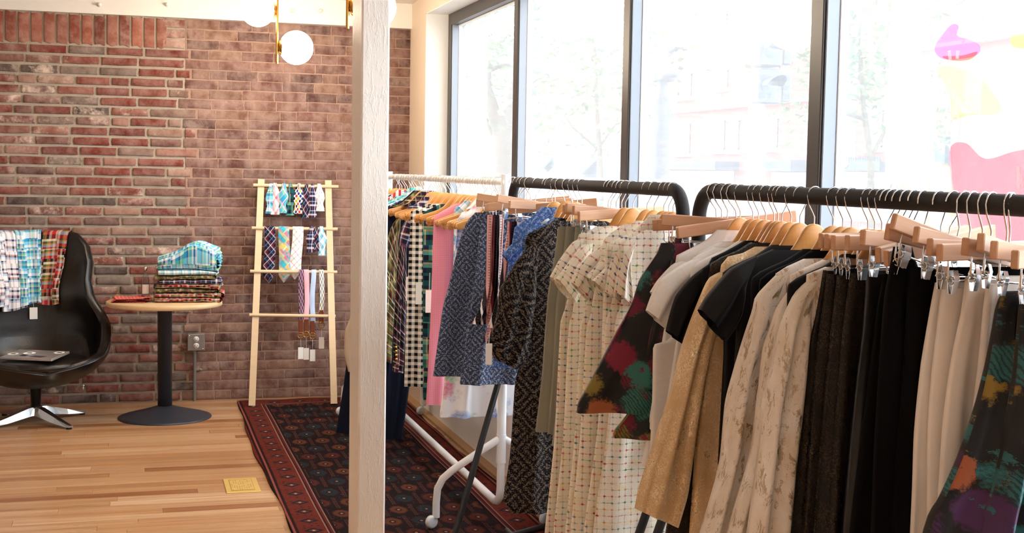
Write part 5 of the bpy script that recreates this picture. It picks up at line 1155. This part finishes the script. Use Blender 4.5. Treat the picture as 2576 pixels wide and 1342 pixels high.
g = wg('plaid_shirt', 'aqua check shirt at the far end of the white rack', 'shirt', P_AQUA, 1042, [(1030, 480), (1000, 500), (974, 525), (965, 600), (962, 760), (958, 860)], None, None, (.01, 4, .2), .014, .03, 84)
g.sleeve([(1005, 498), (972, 530), (950, 580), (940, 640)], [(985, 560), (980, 590), (972, 620), (962, 650)], .03)
g = wg('plaid_shirt', 'pale blue check shirt in front of the aqua one', 'shirt', P_BLUE2, 1052, [(1048, 488), (1015, 512), (985, 545), (978, 640), (975, 800), (970, 880)], None, None, (.01, 4, .9), .014, .03, 85)
g.sleeve([(1015, 508), (985, 540), (960, 600), (955, 660)], [(998, 570), (994, 600), (985, 640), (975, 670)], .03)
wg('navy_dress', 'dark navy dress with its hem below the madras jackets', 'dress', P_DENIM, 1058, [(1040, 520), (1005, 560), (990, 640), (985, 800), (972, 940), (950, 1105)], None, [(1090, 520), (1110, 560), (1110, 800), (1044, 960), (1012, 1100)], (.014, 3, .9), .016, .05, 86)
g = wg('madras_jacket', 'olive brown madras jacket beside the post', 'jacket', P_EARTH, 1064, [(1046, 508), (1010, 540), (996, 600), (990, 760), (982, 920)], None, None, (.012, 4, .2), .016, .035, 87)
g.sleeve([(1012, 532), (985, 570), (966, 640), (955, 760), (950, 900)], [(1002, 600), (1000, 640), (998, 700), (990, 800), (984, 915)], .034)
g = wg('madras_jacket', 'dark plum madras jacket with gold cuff buttons', 'jacket', P_PLUM, 1078, [(1060, 515), (1030, 545), (1016, 600), (1010, 760), (1003, 935)], None, None, (.012, 4, 1.2), .016, .035, 88)
g.sleeve([(1032, 540), (1012, 570), (1002, 640), (994, 760), (988, 935)], [(1022, 600), (1022, 640), (1022, 700), (1020, 800), (1014, 940)], .03)
for k in range(4):
    u, z = g.uz((993+k*.3, 872+k*10)); m = MB(); m.lathe([(0, -.004), (.006, -.003), (.007, 0)], 10, (u, -.036, z), 'y'); m.build('cuff_button', M_BRASS, g.o)
g = wg('plaid_blouse', 'navy plum plaid blouse with a wide short sleeve', 'top', P_NAVY, 1098, [(1070, 520), (1044, 545), (1030, 580), (1024, 680), (1020, 800)], None, None, (.012, 4, .3), .016, .035, 89)
g.sleeve([(1046, 540), (1022, 556), (1010, 580), (1006, 610)], [(1060, 560), (1060, 575), (1058, 590), (1036, 628)], .03)
g.tag(1024, 695, .028, .12, .1, None, -.045)
for k, (st, pts, rt, lb) in enumerate(((1122, [(1076, 540), (1056, 555), (1042, 600), (1032, 693), (1022, 805), (1017, 973)], None, 'black gingham dress beside the plaid blouse'), (1134, [(1090, 545), (1076, 560), (1070, 640), (1062, 760), (1050, 900), (1046, 1003)], None, 'black gingham dress beside the teal plaid dress'))):
    g = wg('gingham_dress', lb, 'dress', P_GING, st, pts, None, rt, (.014, 4, .3+k), .014, .035, 90+k)
    if k == 0: g.tag(1048, 709, .030, .105, .14, None, -.05)
g = wg('plaid_dress', 'teal and navy plaid dress behind the pink dress', 'dress', P_TEAL, 1150, [(1106, 555), (1090, 580), (1082, 640), (1072, 700), (1060, 823), (1058, 972), (1064, 1010)], None, None, (.014, 4, 1.6), .014, .035, 93)
g.tag(1074, 728, .034, .105, .08, None, -.05)
g = wg('pink_dress', 'sleeveless pink seersucker dress', 'dress', P_SEER, 1188, [(1150, 512), (1126, 524), (1121, 560), (1112, 606), (1091, 634), (1087, 700), (1085, 768), (1075, 972), (1072, 1019)], None, None, (.014, 4, .8), .016, .035, 94)
wg('white_blouse', 'white and blue dotted blouse behind the floral dress', 'top', P_TIESKY, 1200, [(1170, 512), (1150, 530), (1142, 600), (1140, 800)], None, None, (.010, 4, .1), .014, .03, 95)
wg('floral_sundress', 'white watercolour floral dress with its hem above the rack leg', 'dress', P_WATER, 1246, [(1190, 520), (1172, 545), (1168, 600), (1150, 700), (1128, 880), (1107, 1050)], None, None, (.03, 3.5, .5), .016, .06, 96)
wg('white_dress', 'plain white cotton dress behind the watercolour floral dress', 'dress', P_COTTON, 1224, [(1205, 520), (1188, 545), (1184, 620), (1180, 800), (1172, 980), (1166, 1045)], None, None, (.02, 4, .5), .016, .05, 97)
# ================================================================== street outside
GZ = -.9
M_ASPHALT = simple('asphalt', '#6a6a6c', .9); M_PAVE = simple('concrete paving', '#8f8c86', .9)
M_RED = paint('red brick facade', '#865245', .9, 4, .05); M_CREAM = simple('cream stucco', '#a39d90', .9); M_STONE = simple('stone band', '#96918a', .9)
M_PANE = simple('far window pane', '#5a7484', .15, 0, .8); M_AWN = simple('slate awning canvas', '#434d58', .9); M_AWNBLUE = simple('blue awning canvas', '#5a7ea6', .9)
M_SHOP = M_PANE; M_YEL = simple('yellow painted trim', '#b08a30', .6); M_POLE = simple('street pole paint', '#4a545f', .5, .4); M_CAR = simple('white car paint', '#f1f3f5', .15, 0, .6)
M_BARK = simple('tree bark', '#575144', .95, 0, .1, (14, .8, .03)); M_LEAF = simple('green leaves', '#4f6b3c', .7); M_LEAF.node_tree.nodes['Principled BSDF'].inputs['Transmission Weight'].default_value = 0
m = MB(); m.box((2.2, -20, GZ-.2), (4.6, 90, GZ)); tag(m.build('ground_pavement', M_PAVE), kind='structure')
m = MB(); m.box((4.6, -20, GZ-.35), (18.4, 90, GZ-.14)); tag(m.build('ground_street', M_ASPHALT), kind='structure')
m = MB(); m.box((18.4, -20, GZ-.2), (60, 90, GZ)); tag(m.build('ground_pavement_opposite', M_PAVE), kind='structure')
m = MB(); m.box((WIN_X+.24, -4.4, GZ-.2), (2.2, WALL_Y+.2, 0)); tag(m.build('wall_plinth', M_STONE), kind='structure')
m = MB(); m.box((-4.4, -4.6, CEIL+.2), (WIN_X+.3, WALL_Y+.3, CEIL+4)); tag(m.build('wall_above_shop', M_CREAM), kind='structure')
FX = 22.0
def fy(px): return y_on_line(px, FX, 2.0)
def building(name, label, px0, px1, top, mat, wins, extra=None):
    y0, y1 = fy(px1), fy(px0); b = thing(name, label, 'building', (FX, (y0+y1)/2, GZ)); c = (y0+y1)/2
    m = MB(); m.box((0, y0-c, 0), (9, y1-c, top-GZ)); m.build('wall', mat, b)
    for (a0, t0, a1, t1) in wins:
        ya, yb = fy(a1), fy(a0); zt = onx((a0+a1)/2, t0, FX).z; zb = onx((a0+a1)/2, t1, FX).z
        m = MB(); m.box((-.10, ya-c-.12, zb-GZ-.16), (.02, yb-c+.12, zb-GZ), .02); m.box((-.07, ya-c-.12, zt-GZ), (.02, yb-c+.12, zt-GZ+.22), .02); w = m.build('window', M_STONE, b)
        m = MB(); e = .06
        for q0, q1 in (((ya, zb), (ya+e, zt)), ((yb-e, zb), (yb, zt)), ((ya, zb), (yb, zb+e)), ((ya, zt-e), (yb, zt)), ((ya, (zb+zt)/2-e/2), (yb, (zb+zt)/2+e/2))): m.box((-.05, q0[0]-c, q0[1]-GZ), (.01, q1[0]-c, q1[1]-GZ))
        m.build('sash', M_CREAM, w)
        m = MB(); m.box((-.03, ya-c, zb-GZ), (.0, yb-c, zt-GZ)); m.build('pane', M_PANE, w)
    if extra: extra(b, c)
    return b
def zat(px, py): return onx(px, py, FX).z
def shopfront(b, c, px0, px1, ptop, pbot, mat, name='fascia', d=.25):
    m = MB(); m.box((-d, fy(px1)-c, zat((px0+px1)/2, pbot)-GZ), (.02, fy(px0)-c, zat((px0+px1)/2, ptop)-GZ)); return m.build(name, mat, b)
def ex_a(b, c):
    shopfront(b, c, 1655, 1860, 408, 428, M_AWN, 'awning', 1.0); shopfront(b, c, 1665, 1850, 430, 560, M_SHOP, 'shop_glazing', .05)
    shopfront(b, c, 1935, 2050, 404, 432, M_AWN, 'awning', .9); shopfront(b, c, 1945, 2045, 434, 560, M_SHOP, 'shop_glazing', .05)
    shopfront(b, c, 1640, 2060, 262, 272, M_STONE, 'string_course', .15)
building('brick_building', 'red brick building across the street with paired sash windows', 1632, 2064, 13, M_RED, [(1700, 312, 1735, 386), (1795, 305, 1822, 378), (1832, 305, 1858, 378), (1930, 300, 1955, 372), (2028, 300, 2050, 380), (1700, 190, 1735, 245), (1800, 180, 1826, 222), (1930, 170, 1955, 220), (1800, 40, 1820, 65)], ex_a)
def text(body, size, mat, parent, loc, name='lettering', ext=.02):
    cu = bpy.data.curves.new('letters', 'FONT'); cu.body = body; cu.size = size; cu.extrude = ext; cu.align_x = 'CENTER'; cu.materials.append(mat)
    to = bpy.data.objects.new('letters', cu); col.objects.link(to); me = bpy.data.meshes.new_from_object(to.evaluated_get(bpy.context.evaluated_depsgraph_get())); bpy.data.objects.remove(to)
    if not me.materials: me.materials.append(mat)
    o = bpy.data.objects.new(name, me); col.objects.link(o); o.parent = parent; o.location = loc; o.rotation_euler = (PI/2, 0, -PI/2); return o
def ex_b(b, c):
    aw = shopfront(b, c, 2120, 2250, 408, 431, M_AWN, 'awning', .5); n = 22
    for k in range(n):
        y0 = lerp(fy(2250), fy(2120), k/n)-c; y1 = lerp(fy(2250), fy(2120), (k+1)/n)-c; m = MB(); z = zat(2185, 408)-GZ
        m.prism([(y0, z), (y1, z), (y1-.03, z+.10), ((y0+y1)/2, z+.14), (y0+.03, z+.10)], -.5, -.45, 'yz'); m.build('scallop', M_AWN, aw)
    z = zat(2160, 423)-GZ; text('by', .30, M_STONE, aw, (-.53, fy(2153)-c, z))
    pts = [(-.53, fy(2158+k*1.1)-c, z+.10+.10*math.sin(k*1.7)) for k in range(14)]; m = MB(); m.tube(pts, .02, 5); m.build('lettering', M_STONE, aw)
    shopfront(b, c, 2128, 2245, 433, 560, M_SHOP, 'shop_glazing', .05)
    sg = shopfront(b, c, 2275, 2400, 345, 412, simple('dark teal sign board', '#22404a', .6), 'sign_board', .3)
    zt = zat(2340, 388)-GZ; y_ = fy(2346)-c
    text('pON', 1.05, M_PAPER, sg, (-.34, y_, zt)); text('Thai Bistro', .40, M_PAPER, sg, (-.34, y_-.05, zt-.42))
    for k in range(3):
        m = MB(); m.lathe([(0, -.02), (.1, -.02), (.1, 0)], 12, (0, 0, 0), 'x'); m.build('sign_dot', M_PAPER, sg, (-.33, fy(2312+k*6)-c, zat(2312, 357)-GZ+.06*k))
    for px in (2274, 2342, 2400):
        m = MB(); m.box((-.12, fy(px)-c-.09, zat(px, 590)-GZ), (.0, fy(px)-c+.09, zat(px, 412)-GZ)); m.build('shopfront_post', M_YEL, b)
    m = MB(); m.box((-.12, fy(2400)-c, zat(2340, 418)-GZ), (0, fy(2274)-c, zat(2340, 412)-GZ)); m.build('shopfront_head', M_YEL, b)
    m = MB(); m.box((-.02, fy(2400)-c, zat(2340, 590)-GZ), (-.01, fy(2274)-c, zat(2340, 418)-GZ)); m.build('shop_window', simple('pale blind', '#a8adb0', .8), b)
    m = MB(); m.box((-.3, fy(2600)-c, zat(2400, 118)-GZ), (0, fy(2240)-c, zat(2400, 108)-GZ)); m.build('cornice', M_STONE, b)
    m = MB(); m.tube([(-.1, fy(2262)-c, 0), (-.1, fy(2262)-c, zat(2262, 110)-GZ)], .07, 8); m.build('downpipe', M_STONE, b)
building('brick_building', 'red brick building across the street with a bistro sign and scalloped awning', 2072, 2900, 12, M_RED, [(2178, 280, 2218, 372), (2292, 180, 2338, 212), (2420, 180, 2466, 300), (2180, 150, 2218, 200)], ex_b)
def ex_c(b, c):
    shopfront(b, c, 1335, 1625, 372, 378, M_STONE, 'cornice', .4)
    shopfront(b, c, 1340, 1620, 398, 520, M_SHOP, 'shop_glazing', .05)
    for p0, p1 in ((1345, 1392), (1420, 1505)):
        m = MB(); zt, zb = zat(p0, 396)-GZ, zat(p0, 446)-GZ; ya, yb = fy(p1)-c, fy(p0)-c
        m.add([(0, ya, zt), (0, yb, zt), (-1.2, yb, zb), (-1.2, ya, zb), (0, ya, zt-.1), (0, yb, zt-.1), (-1.2, yb, zb-.1), (-1.2, ya, zb-.1)], [(0, 1, 2, 3), (4, 7, 6, 5), (0, 3, 7, 4), (1, 5, 6, 2), (2, 6, 7, 3), (0, 4, 5, 1)]); m.build('awning', M_AWNBLUE, b)
    for px in (1405, 1545, 1600): m = MB(); m.box((-.15, fy(px)-c-.25, 0), (0, fy(px)-c+.25, zat(px, 398)-GZ)); m.build('pilaster', M_CREAM, b)
building('cream_building', 'cream stucco building across the street with blue awnings', 1330, 1628, 3.6, M_CREAM, [(1360, 352, 1380, 362), (1460, 350, 1480, 362), (1545, 345, 1580, 358)], ex_c)
building('corner_house', 'tan house far along the street behind the forked tree', 1150, 1326, 7, simple('tan stucco', '#a8906a', .9), [(1235, 300, 1252, 350), (1236, 390, 1252, 430)])

# ---- trees
def leaves(name, parent, pts, n, spread, size, seed):
    rnd = random.Random(seed); m = MB()
    for k in range(n):
        c = Vector(rnd.choice(pts))+Vector((rnd.gauss(0, spread), rnd.gauss(0, spread), rnd.gauss(0, spread*.7)))
        a = Vector((rnd.uniform(-1, 1), rnd.uniform(-1, 1), rnd.uniform(-.6, .6))).normalized(); b = a.cross(Vector((rnd.uniform(-1, 1), rnd.uniform(-1, 1), rnd.uniform(-1, 1)))).normalized(); s_ = size*rnd.uniform(.6, 1.3)
        m.add([c-a*s_, c+b*s_*.45, c+a*s_, c-b*s_*.45], [(0, 1, 2, 3)])
    return tag(m.build(name, M_LEAF, parent), kind='stuff')
def tree(label, px, x, limbs, nleaf, spread, size, seed, lp=None):
    y = y_on_line(px, x, 1.5); r = thing('street_tree', label, 'tree', (x, y, GZ), 0, 'trees along the street')
    m = MB(); pts = []
    for path, r0, r1 in limbs:
        n = len(path); P = [Vector(ony(a, b, y+dy))-Vector((x, y, GZ)) for a, b, dy in path]
        if path[0][1] > 800: P[0].z = -.05
        Q = []
        for i in range(n-1):
            for k in range(4): Q.append(P[i].lerp(P[i+1], k/4))
        Q.append(P[-1]); m.tube(Q, [lerp(r0, r1, i/(len(Q)-1)) for i in range(len(Q))], 10); pts += [tuple(q) for q in Q[len(Q)//2:]]
    m.build('trunk', M_BARK, r)
    lp_ = [tuple(Vector(ony(a, b, y+dy))-Vector((x, y, GZ))) for a, b, dy in (lp or [])]
    leaves('foliage', r, lp_ or pts, nleaf, spread, size, seed); return r
tree('forked street tree with pale lichen bark outside the window', 1268, 3.62, [([(1262, 980, 0), (1266, 560, 0), (1268, 430, 0), (1262, 330, 0)], .12, .10), ([(1262, 335, 0), (1240, 280, 0), (1222, 220, .1), (1224, 160, .2), (1200, 90, .3)], .085, .035), ([(1262, 335, 0), (1290, 270, 0), (1300, 190, -.1), (1310, 90, -.2), (1330, -30, -.2)], .09, .04), ([(1224, 180, .2), (1262, 165, .1), (1320, 160, -.2)], .03, .012), ([(1268, 400, 0), (1225, 310, .3), (1214, 290, .4)], .03, .012)],
     900, .28, .05, 3, [(1235, 150, .2), (1260, 140, 0), (1285, 120, 0), (1225, 90, .3), (1300, 60, -.2), (1265, 180, 0), (1330, 20, -.3), (1280, 300, 0)])
tree('young street tree with feathery leaves before the cream building', 1508, 14.6, [([(1512, 760, 0), (1510, 460, 0), (1508, 380, 0), (1500, 250, 0), (1495, 90, 0)], .13, .05), ([(1508, 380, 0), (1440, 320, 0), (1400, 260, 0)], .05, .02), ([(1508, 370, 0), (1550, 310, 0), (1580, 230, 0)], .05, .02)],
     1500, 1.3, .16, 4, [(1400, 250, 0), (1450, 160, 0), (1500, 120, 0), (1550, 180, 0), (1580, 80, 0), (1420, 60, 0), (1500, 280, 0), (1480, 30, 0), (1560, 40, 0)])
tree('leafy street tree before the bistro building', 2185, 15.5, [([(2190, 900, 0), (2192, 600, 0), (2190, 400, 0), (2170, 250, 0), (2160, 60, 0)], .11, .04), ([(2190, 400, 0), (2240, 300, 0), (2270, 200, 0)], .05, .02), ([(2175, 300, 0), (2110, 280, 0), (2040, 250, 0)], .05, .02)],
     1500, .6, .11, 5, [(2180, 200, 0), (2150, 120, 0), (2220, 60, 0), (2250, 230, 0), (2300, 40, 0), (2050, 260, 0), (2080, 150, 0), (2355, 318, 0), (2010, 60, 0)])

# ---- street lamp, signal, cars
x = 4.3; y = y_on_line(1660, x, 1.5); lm = thing('street_lamp', 'grey street lamp post with a curved arm and hanging bell lantern', 'street lamp', (x, y, GZ))
zz = lambda py, px=1660: ony(px, py, y).z-GZ
m = MB(); m.tube([(0, 0, 0), (0, 0, zz(250))], .085, 16); m.tube([(0, 0, zz(250)), (0, 0, zz(95))], .045, 14); m.lathe([(0, zz(88)), (.04, zz(92)), (.05, zz(100)), (0, zz(104))], 14); m.lathe([(.09, zz(170)), (.13, zz(178)), (.13, zz(195)), (.09, zz(205))], 16); m.build('pole', M_POLE, lm)
dx = ony(1705, 100, y).x-x; m = MB(); m.tube([(0, 0, zz(118)), (dx*.35, 0, zz(126)), (dx*.8, 0, zz(118)), (dx, 0, zz(122))], .028, 10); m.tube([(0, 0, zz(150)), (dx*.5, 0, zz(138)), (dx*.8, 0, zz(128))], .012, 8); m.build('arm', M_POLE, lm)
zt = lambda py: zz(py, 1710); m = MB(); m.lathe([(0, zt(22)), (.10, zt(23)), (.125, zt(30)), (.128, zt(48)), (.115, zt(58)), (.07, zt(80)), (.055, zt(96)), (.05, zt(124)), (0, zt(124))], 24, (dx*1.05, 0, 0)); m.build('lantern', M_POLE, lm)
x = 5.2; y = y_on_line(1897, x, 1.5); tl = thing('traffic_signal', 'traffic signal with shaded lenses on a pale pole beyond the glass', 'traffic light', (x, y, GZ)); zz = lambda py: ony(1900, py, y).z-GZ; m_px = (ony(1910, 200, y)-ony(1900, 200, y)).length/10
m = MB(); m.tube([(0, 0, 0), (0, 0, zz(262))], .07, 14); m.build('pole', simple('pale galvanised pole', '#b9c8d6', .5, .3), tl)
for k, (p0, p1) in enumerate(((82, 168), (172, 262))):
    m = MB(); w = 27*m_px; m.box((-.02, -.09, zz(p1)), (2*w-.02, .09, zz(p0)), .015); hd = m.build('signal_head', M_POLE, tl)
    m = MB(); cz = (zz(p0)+zz(p1))/2; R = w*.8; m.sheet(lambda u, v, R=R, cz=cz, w=w: (w-.02+R*math.cos(PI*u), -.09-.22*v*(.4+.6*math.sin(PI*u)), cz+R*math.sin(PI*u)), 16, 4); m.build('visor', M_POLE, hd)
    m = MB(); m.lathe([(0, -.105), (R*.9, -.10), (R*.95, -.088)], 20, (w-.02, 0, cz), 'y'); m.build('lens', M_PANE, hd)
    m = MB(); m.box((2*w+.04, .0, zz(p1-8)), (2*w+.04+22*m_px, .16, zz(p0+12)), .01); m.build('side_head', M_POLE, tl)
def car(label, px, x, mat, rz=0.0):
    y = y_on_line(px, x, 0.); c = thing('parked_car', label, 'car', (x, y, GZ-.14), rz)
    prof = [(-2.2, .35), (-2.2, .75), (-1.9, .9), (-1.35, .98), (-.75, 1.42), (.7, 1.45), (1.5, 1.02), (2.15, .92), (2.2, .6), (2.2, .35)]
    m = MB(); m.prism(prof, -.85, .85, 'yz'); m.build('body', mat, c)
    m = MB(); m.prism([(-1.15, .99), (-.7, 1.36), (-.05, 1.38), (-.05, .99)], -.86, .86, 'yz'); m.prism([(.03, .99), (.03, 1.38), (.66, 1.38), (1.3, 1.0)], -.86, .86, 'yz'); m.build('side_window', M_PANE, c)
    for yy in (-1.4, 1.35):
        for s_ in (-1, 1):
            m = MB(); m.lathe([(0, -.1), (.2, -.1), (.32, -.09), (.33, .09), (0, .1)], 20, (s_*.78, yy, .33), 'x'); m.build('wheel', M_RUBBER, c)
car('white car parked across the street behind the racks', 2230, 8.2, M_CAR); car('silver car parked across the street before the brick building', 1845, 15.0, simple('silver car paint', '#c2cad2', .2, .5)); car('white car parked far along the street', 1480, 15.6, M_CAR)

# ---- painted drink on the inside of the shop glass
dec = thing('painted_drink', 'painted pink and orange drink with fruit on the shop window glass', 'window painting', (GL_X-.003, 0, 0))
def onglass(pts): return [(onx(a, b, GL_X-.003).y, onx(a, b, GL_X-.003).z) for a, b in pts]
def smooth(pts, k=5):
    n = len(pts); out = []
    for i in range(n):
        p0, p1, p2, p3 = (Vector(pts[(i+j) % n]) for j in (-1, 0, 1, 2))
        for q in range(k):
            f = q/k; v = .5*((2*p1)+(p2-p0)*f+(2*p0-5*p1+4*p2-p3)*f*f+(3*p1-p0-3*p2+p3)*f*f*f); out.append((v.x, v.y))
    return out
def decal(name, pts, colr, alpha, d, parent=dec):
    t = NT('window paint '+name+colr); t.n.remove(t.b); tr = t.new('ShaderNodeBsdfTransparent'); df = t.new('ShaderNodeBsdfDiffuse'); tl = t.new('ShaderNodeBsdfTranslucent'); mx = t.new('ShaderNodeMixShader'); m2 = t.new('ShaderNodeMixShader')
    for n in (df, tl): n.inputs[0].default_value = srgb(colr)
    tr.inputs[0].default_value = tuple(lerp(1, v, .4) for v in srgb(colr)[:3])+(1,)
    t.t.links.new(df.outputs[0], m2.inputs[1]); t.t.links.new(tl.outputs[0], m2.inputs[2]); m2.inputs[0].default_value = .85
    g = t.new('ShaderNodeNewGeometry').outputs['Position']; t.set(mx.inputs[0], t.m('MULTIPLY', t.ramp(t.noise(g, 5, 3), [(.3, (.55, .55, .55, 1)), (.65, (1, 1, 1, 1))]), alpha))
    t.t.links.new(tr.outputs[0], mx.inputs[1]); t.t.links.new(m2.outputs[0], mx.inputs[2]); t.t.links.new(mx.outputs[0], t.out.inputs[0])
    m = MB(); m.prism(onglass(smooth(pts)), -.0004*(d+1), -.0004*d, 'yz'); return m.build(name, t.mat, parent)
decal('glass_body', [(2352, 170), (2385, 160), (2576, 150), (2660, 160), (2650, 330), (2620, 520), (2600, 640), (2440, 640), (2408, 520), (2395, 400), (2398, 300), (2392, 250), (2375, 200)], '#ffe9e6', .30, 0)
decal('orange_layer', [(2356, 172), (2400, 168), (2470, 200), (2520, 280), (2440, 290), (2396, 300), (2392, 250), (2372, 200)], '#ffe0a6', .35, 1)
decal('pink_layer', [(2398, 300), (2440, 286), (2520, 300), (2600, 330), (2640, 350), (2630, 460), (2600, 640), (2440, 640), (2408, 520), (2393, 400)], '#ffc3c3', .30, 2)
decal('crimson_layer', [(2390, 380), (2430, 360), (2480, 400), (2560, 380), (2640, 380), (2620, 520), (2600, 640), (2440, 640), (2405, 520)], '#ff9fb0', .32, 3)
decal('fruit_top', [(2352, 120), (2370, 90), (2395, 62), (2412, 66), (2408, 90), (2440, 100), (2466, 116), (2455, 140), (2400, 150), (2365, 145)], '#ff8fbf', .42, 1)
decal('fruit_base', [(2372, 142), (2420, 140), (2460, 130), (2440, 150), (2395, 152)], '#d08a6a', .35, 2)
decal('yellow_fruit', [(2546, 90), (2600, 85), (2600, 118), (2550, 118)], '#ffe58a', .4, 1)
M_STROKE = NT('white window paint'); M_STROKE.n.remove(M_STROKE.b); _tl = M_STROKE.new('ShaderNodeBsdfTranslucent'); _tl.inputs[0].default_value = (.95, .95, .95, 1); M_STROKE.t.links.new(_tl.outputs[0], M_STROKE.out.inputs[0]); M_STROKE = M_STROKE.mat
for pts in ([(2410, 265), (2416, 300), (2414, 350)], [(2392, 128), (2394, 150)], [(2413, 128), (2412, 148)], [(2566, 420), (2566, 480)], [(2572, 440), (2576, 470)]):
    m = MB(); m.tube([(-.004, onx(a, b, GL_X-.003).y, onx(a, b, GL_X-.003).z) for a, b in pts], .004, 6); m.build('white_stroke', M_STROKE, dec)
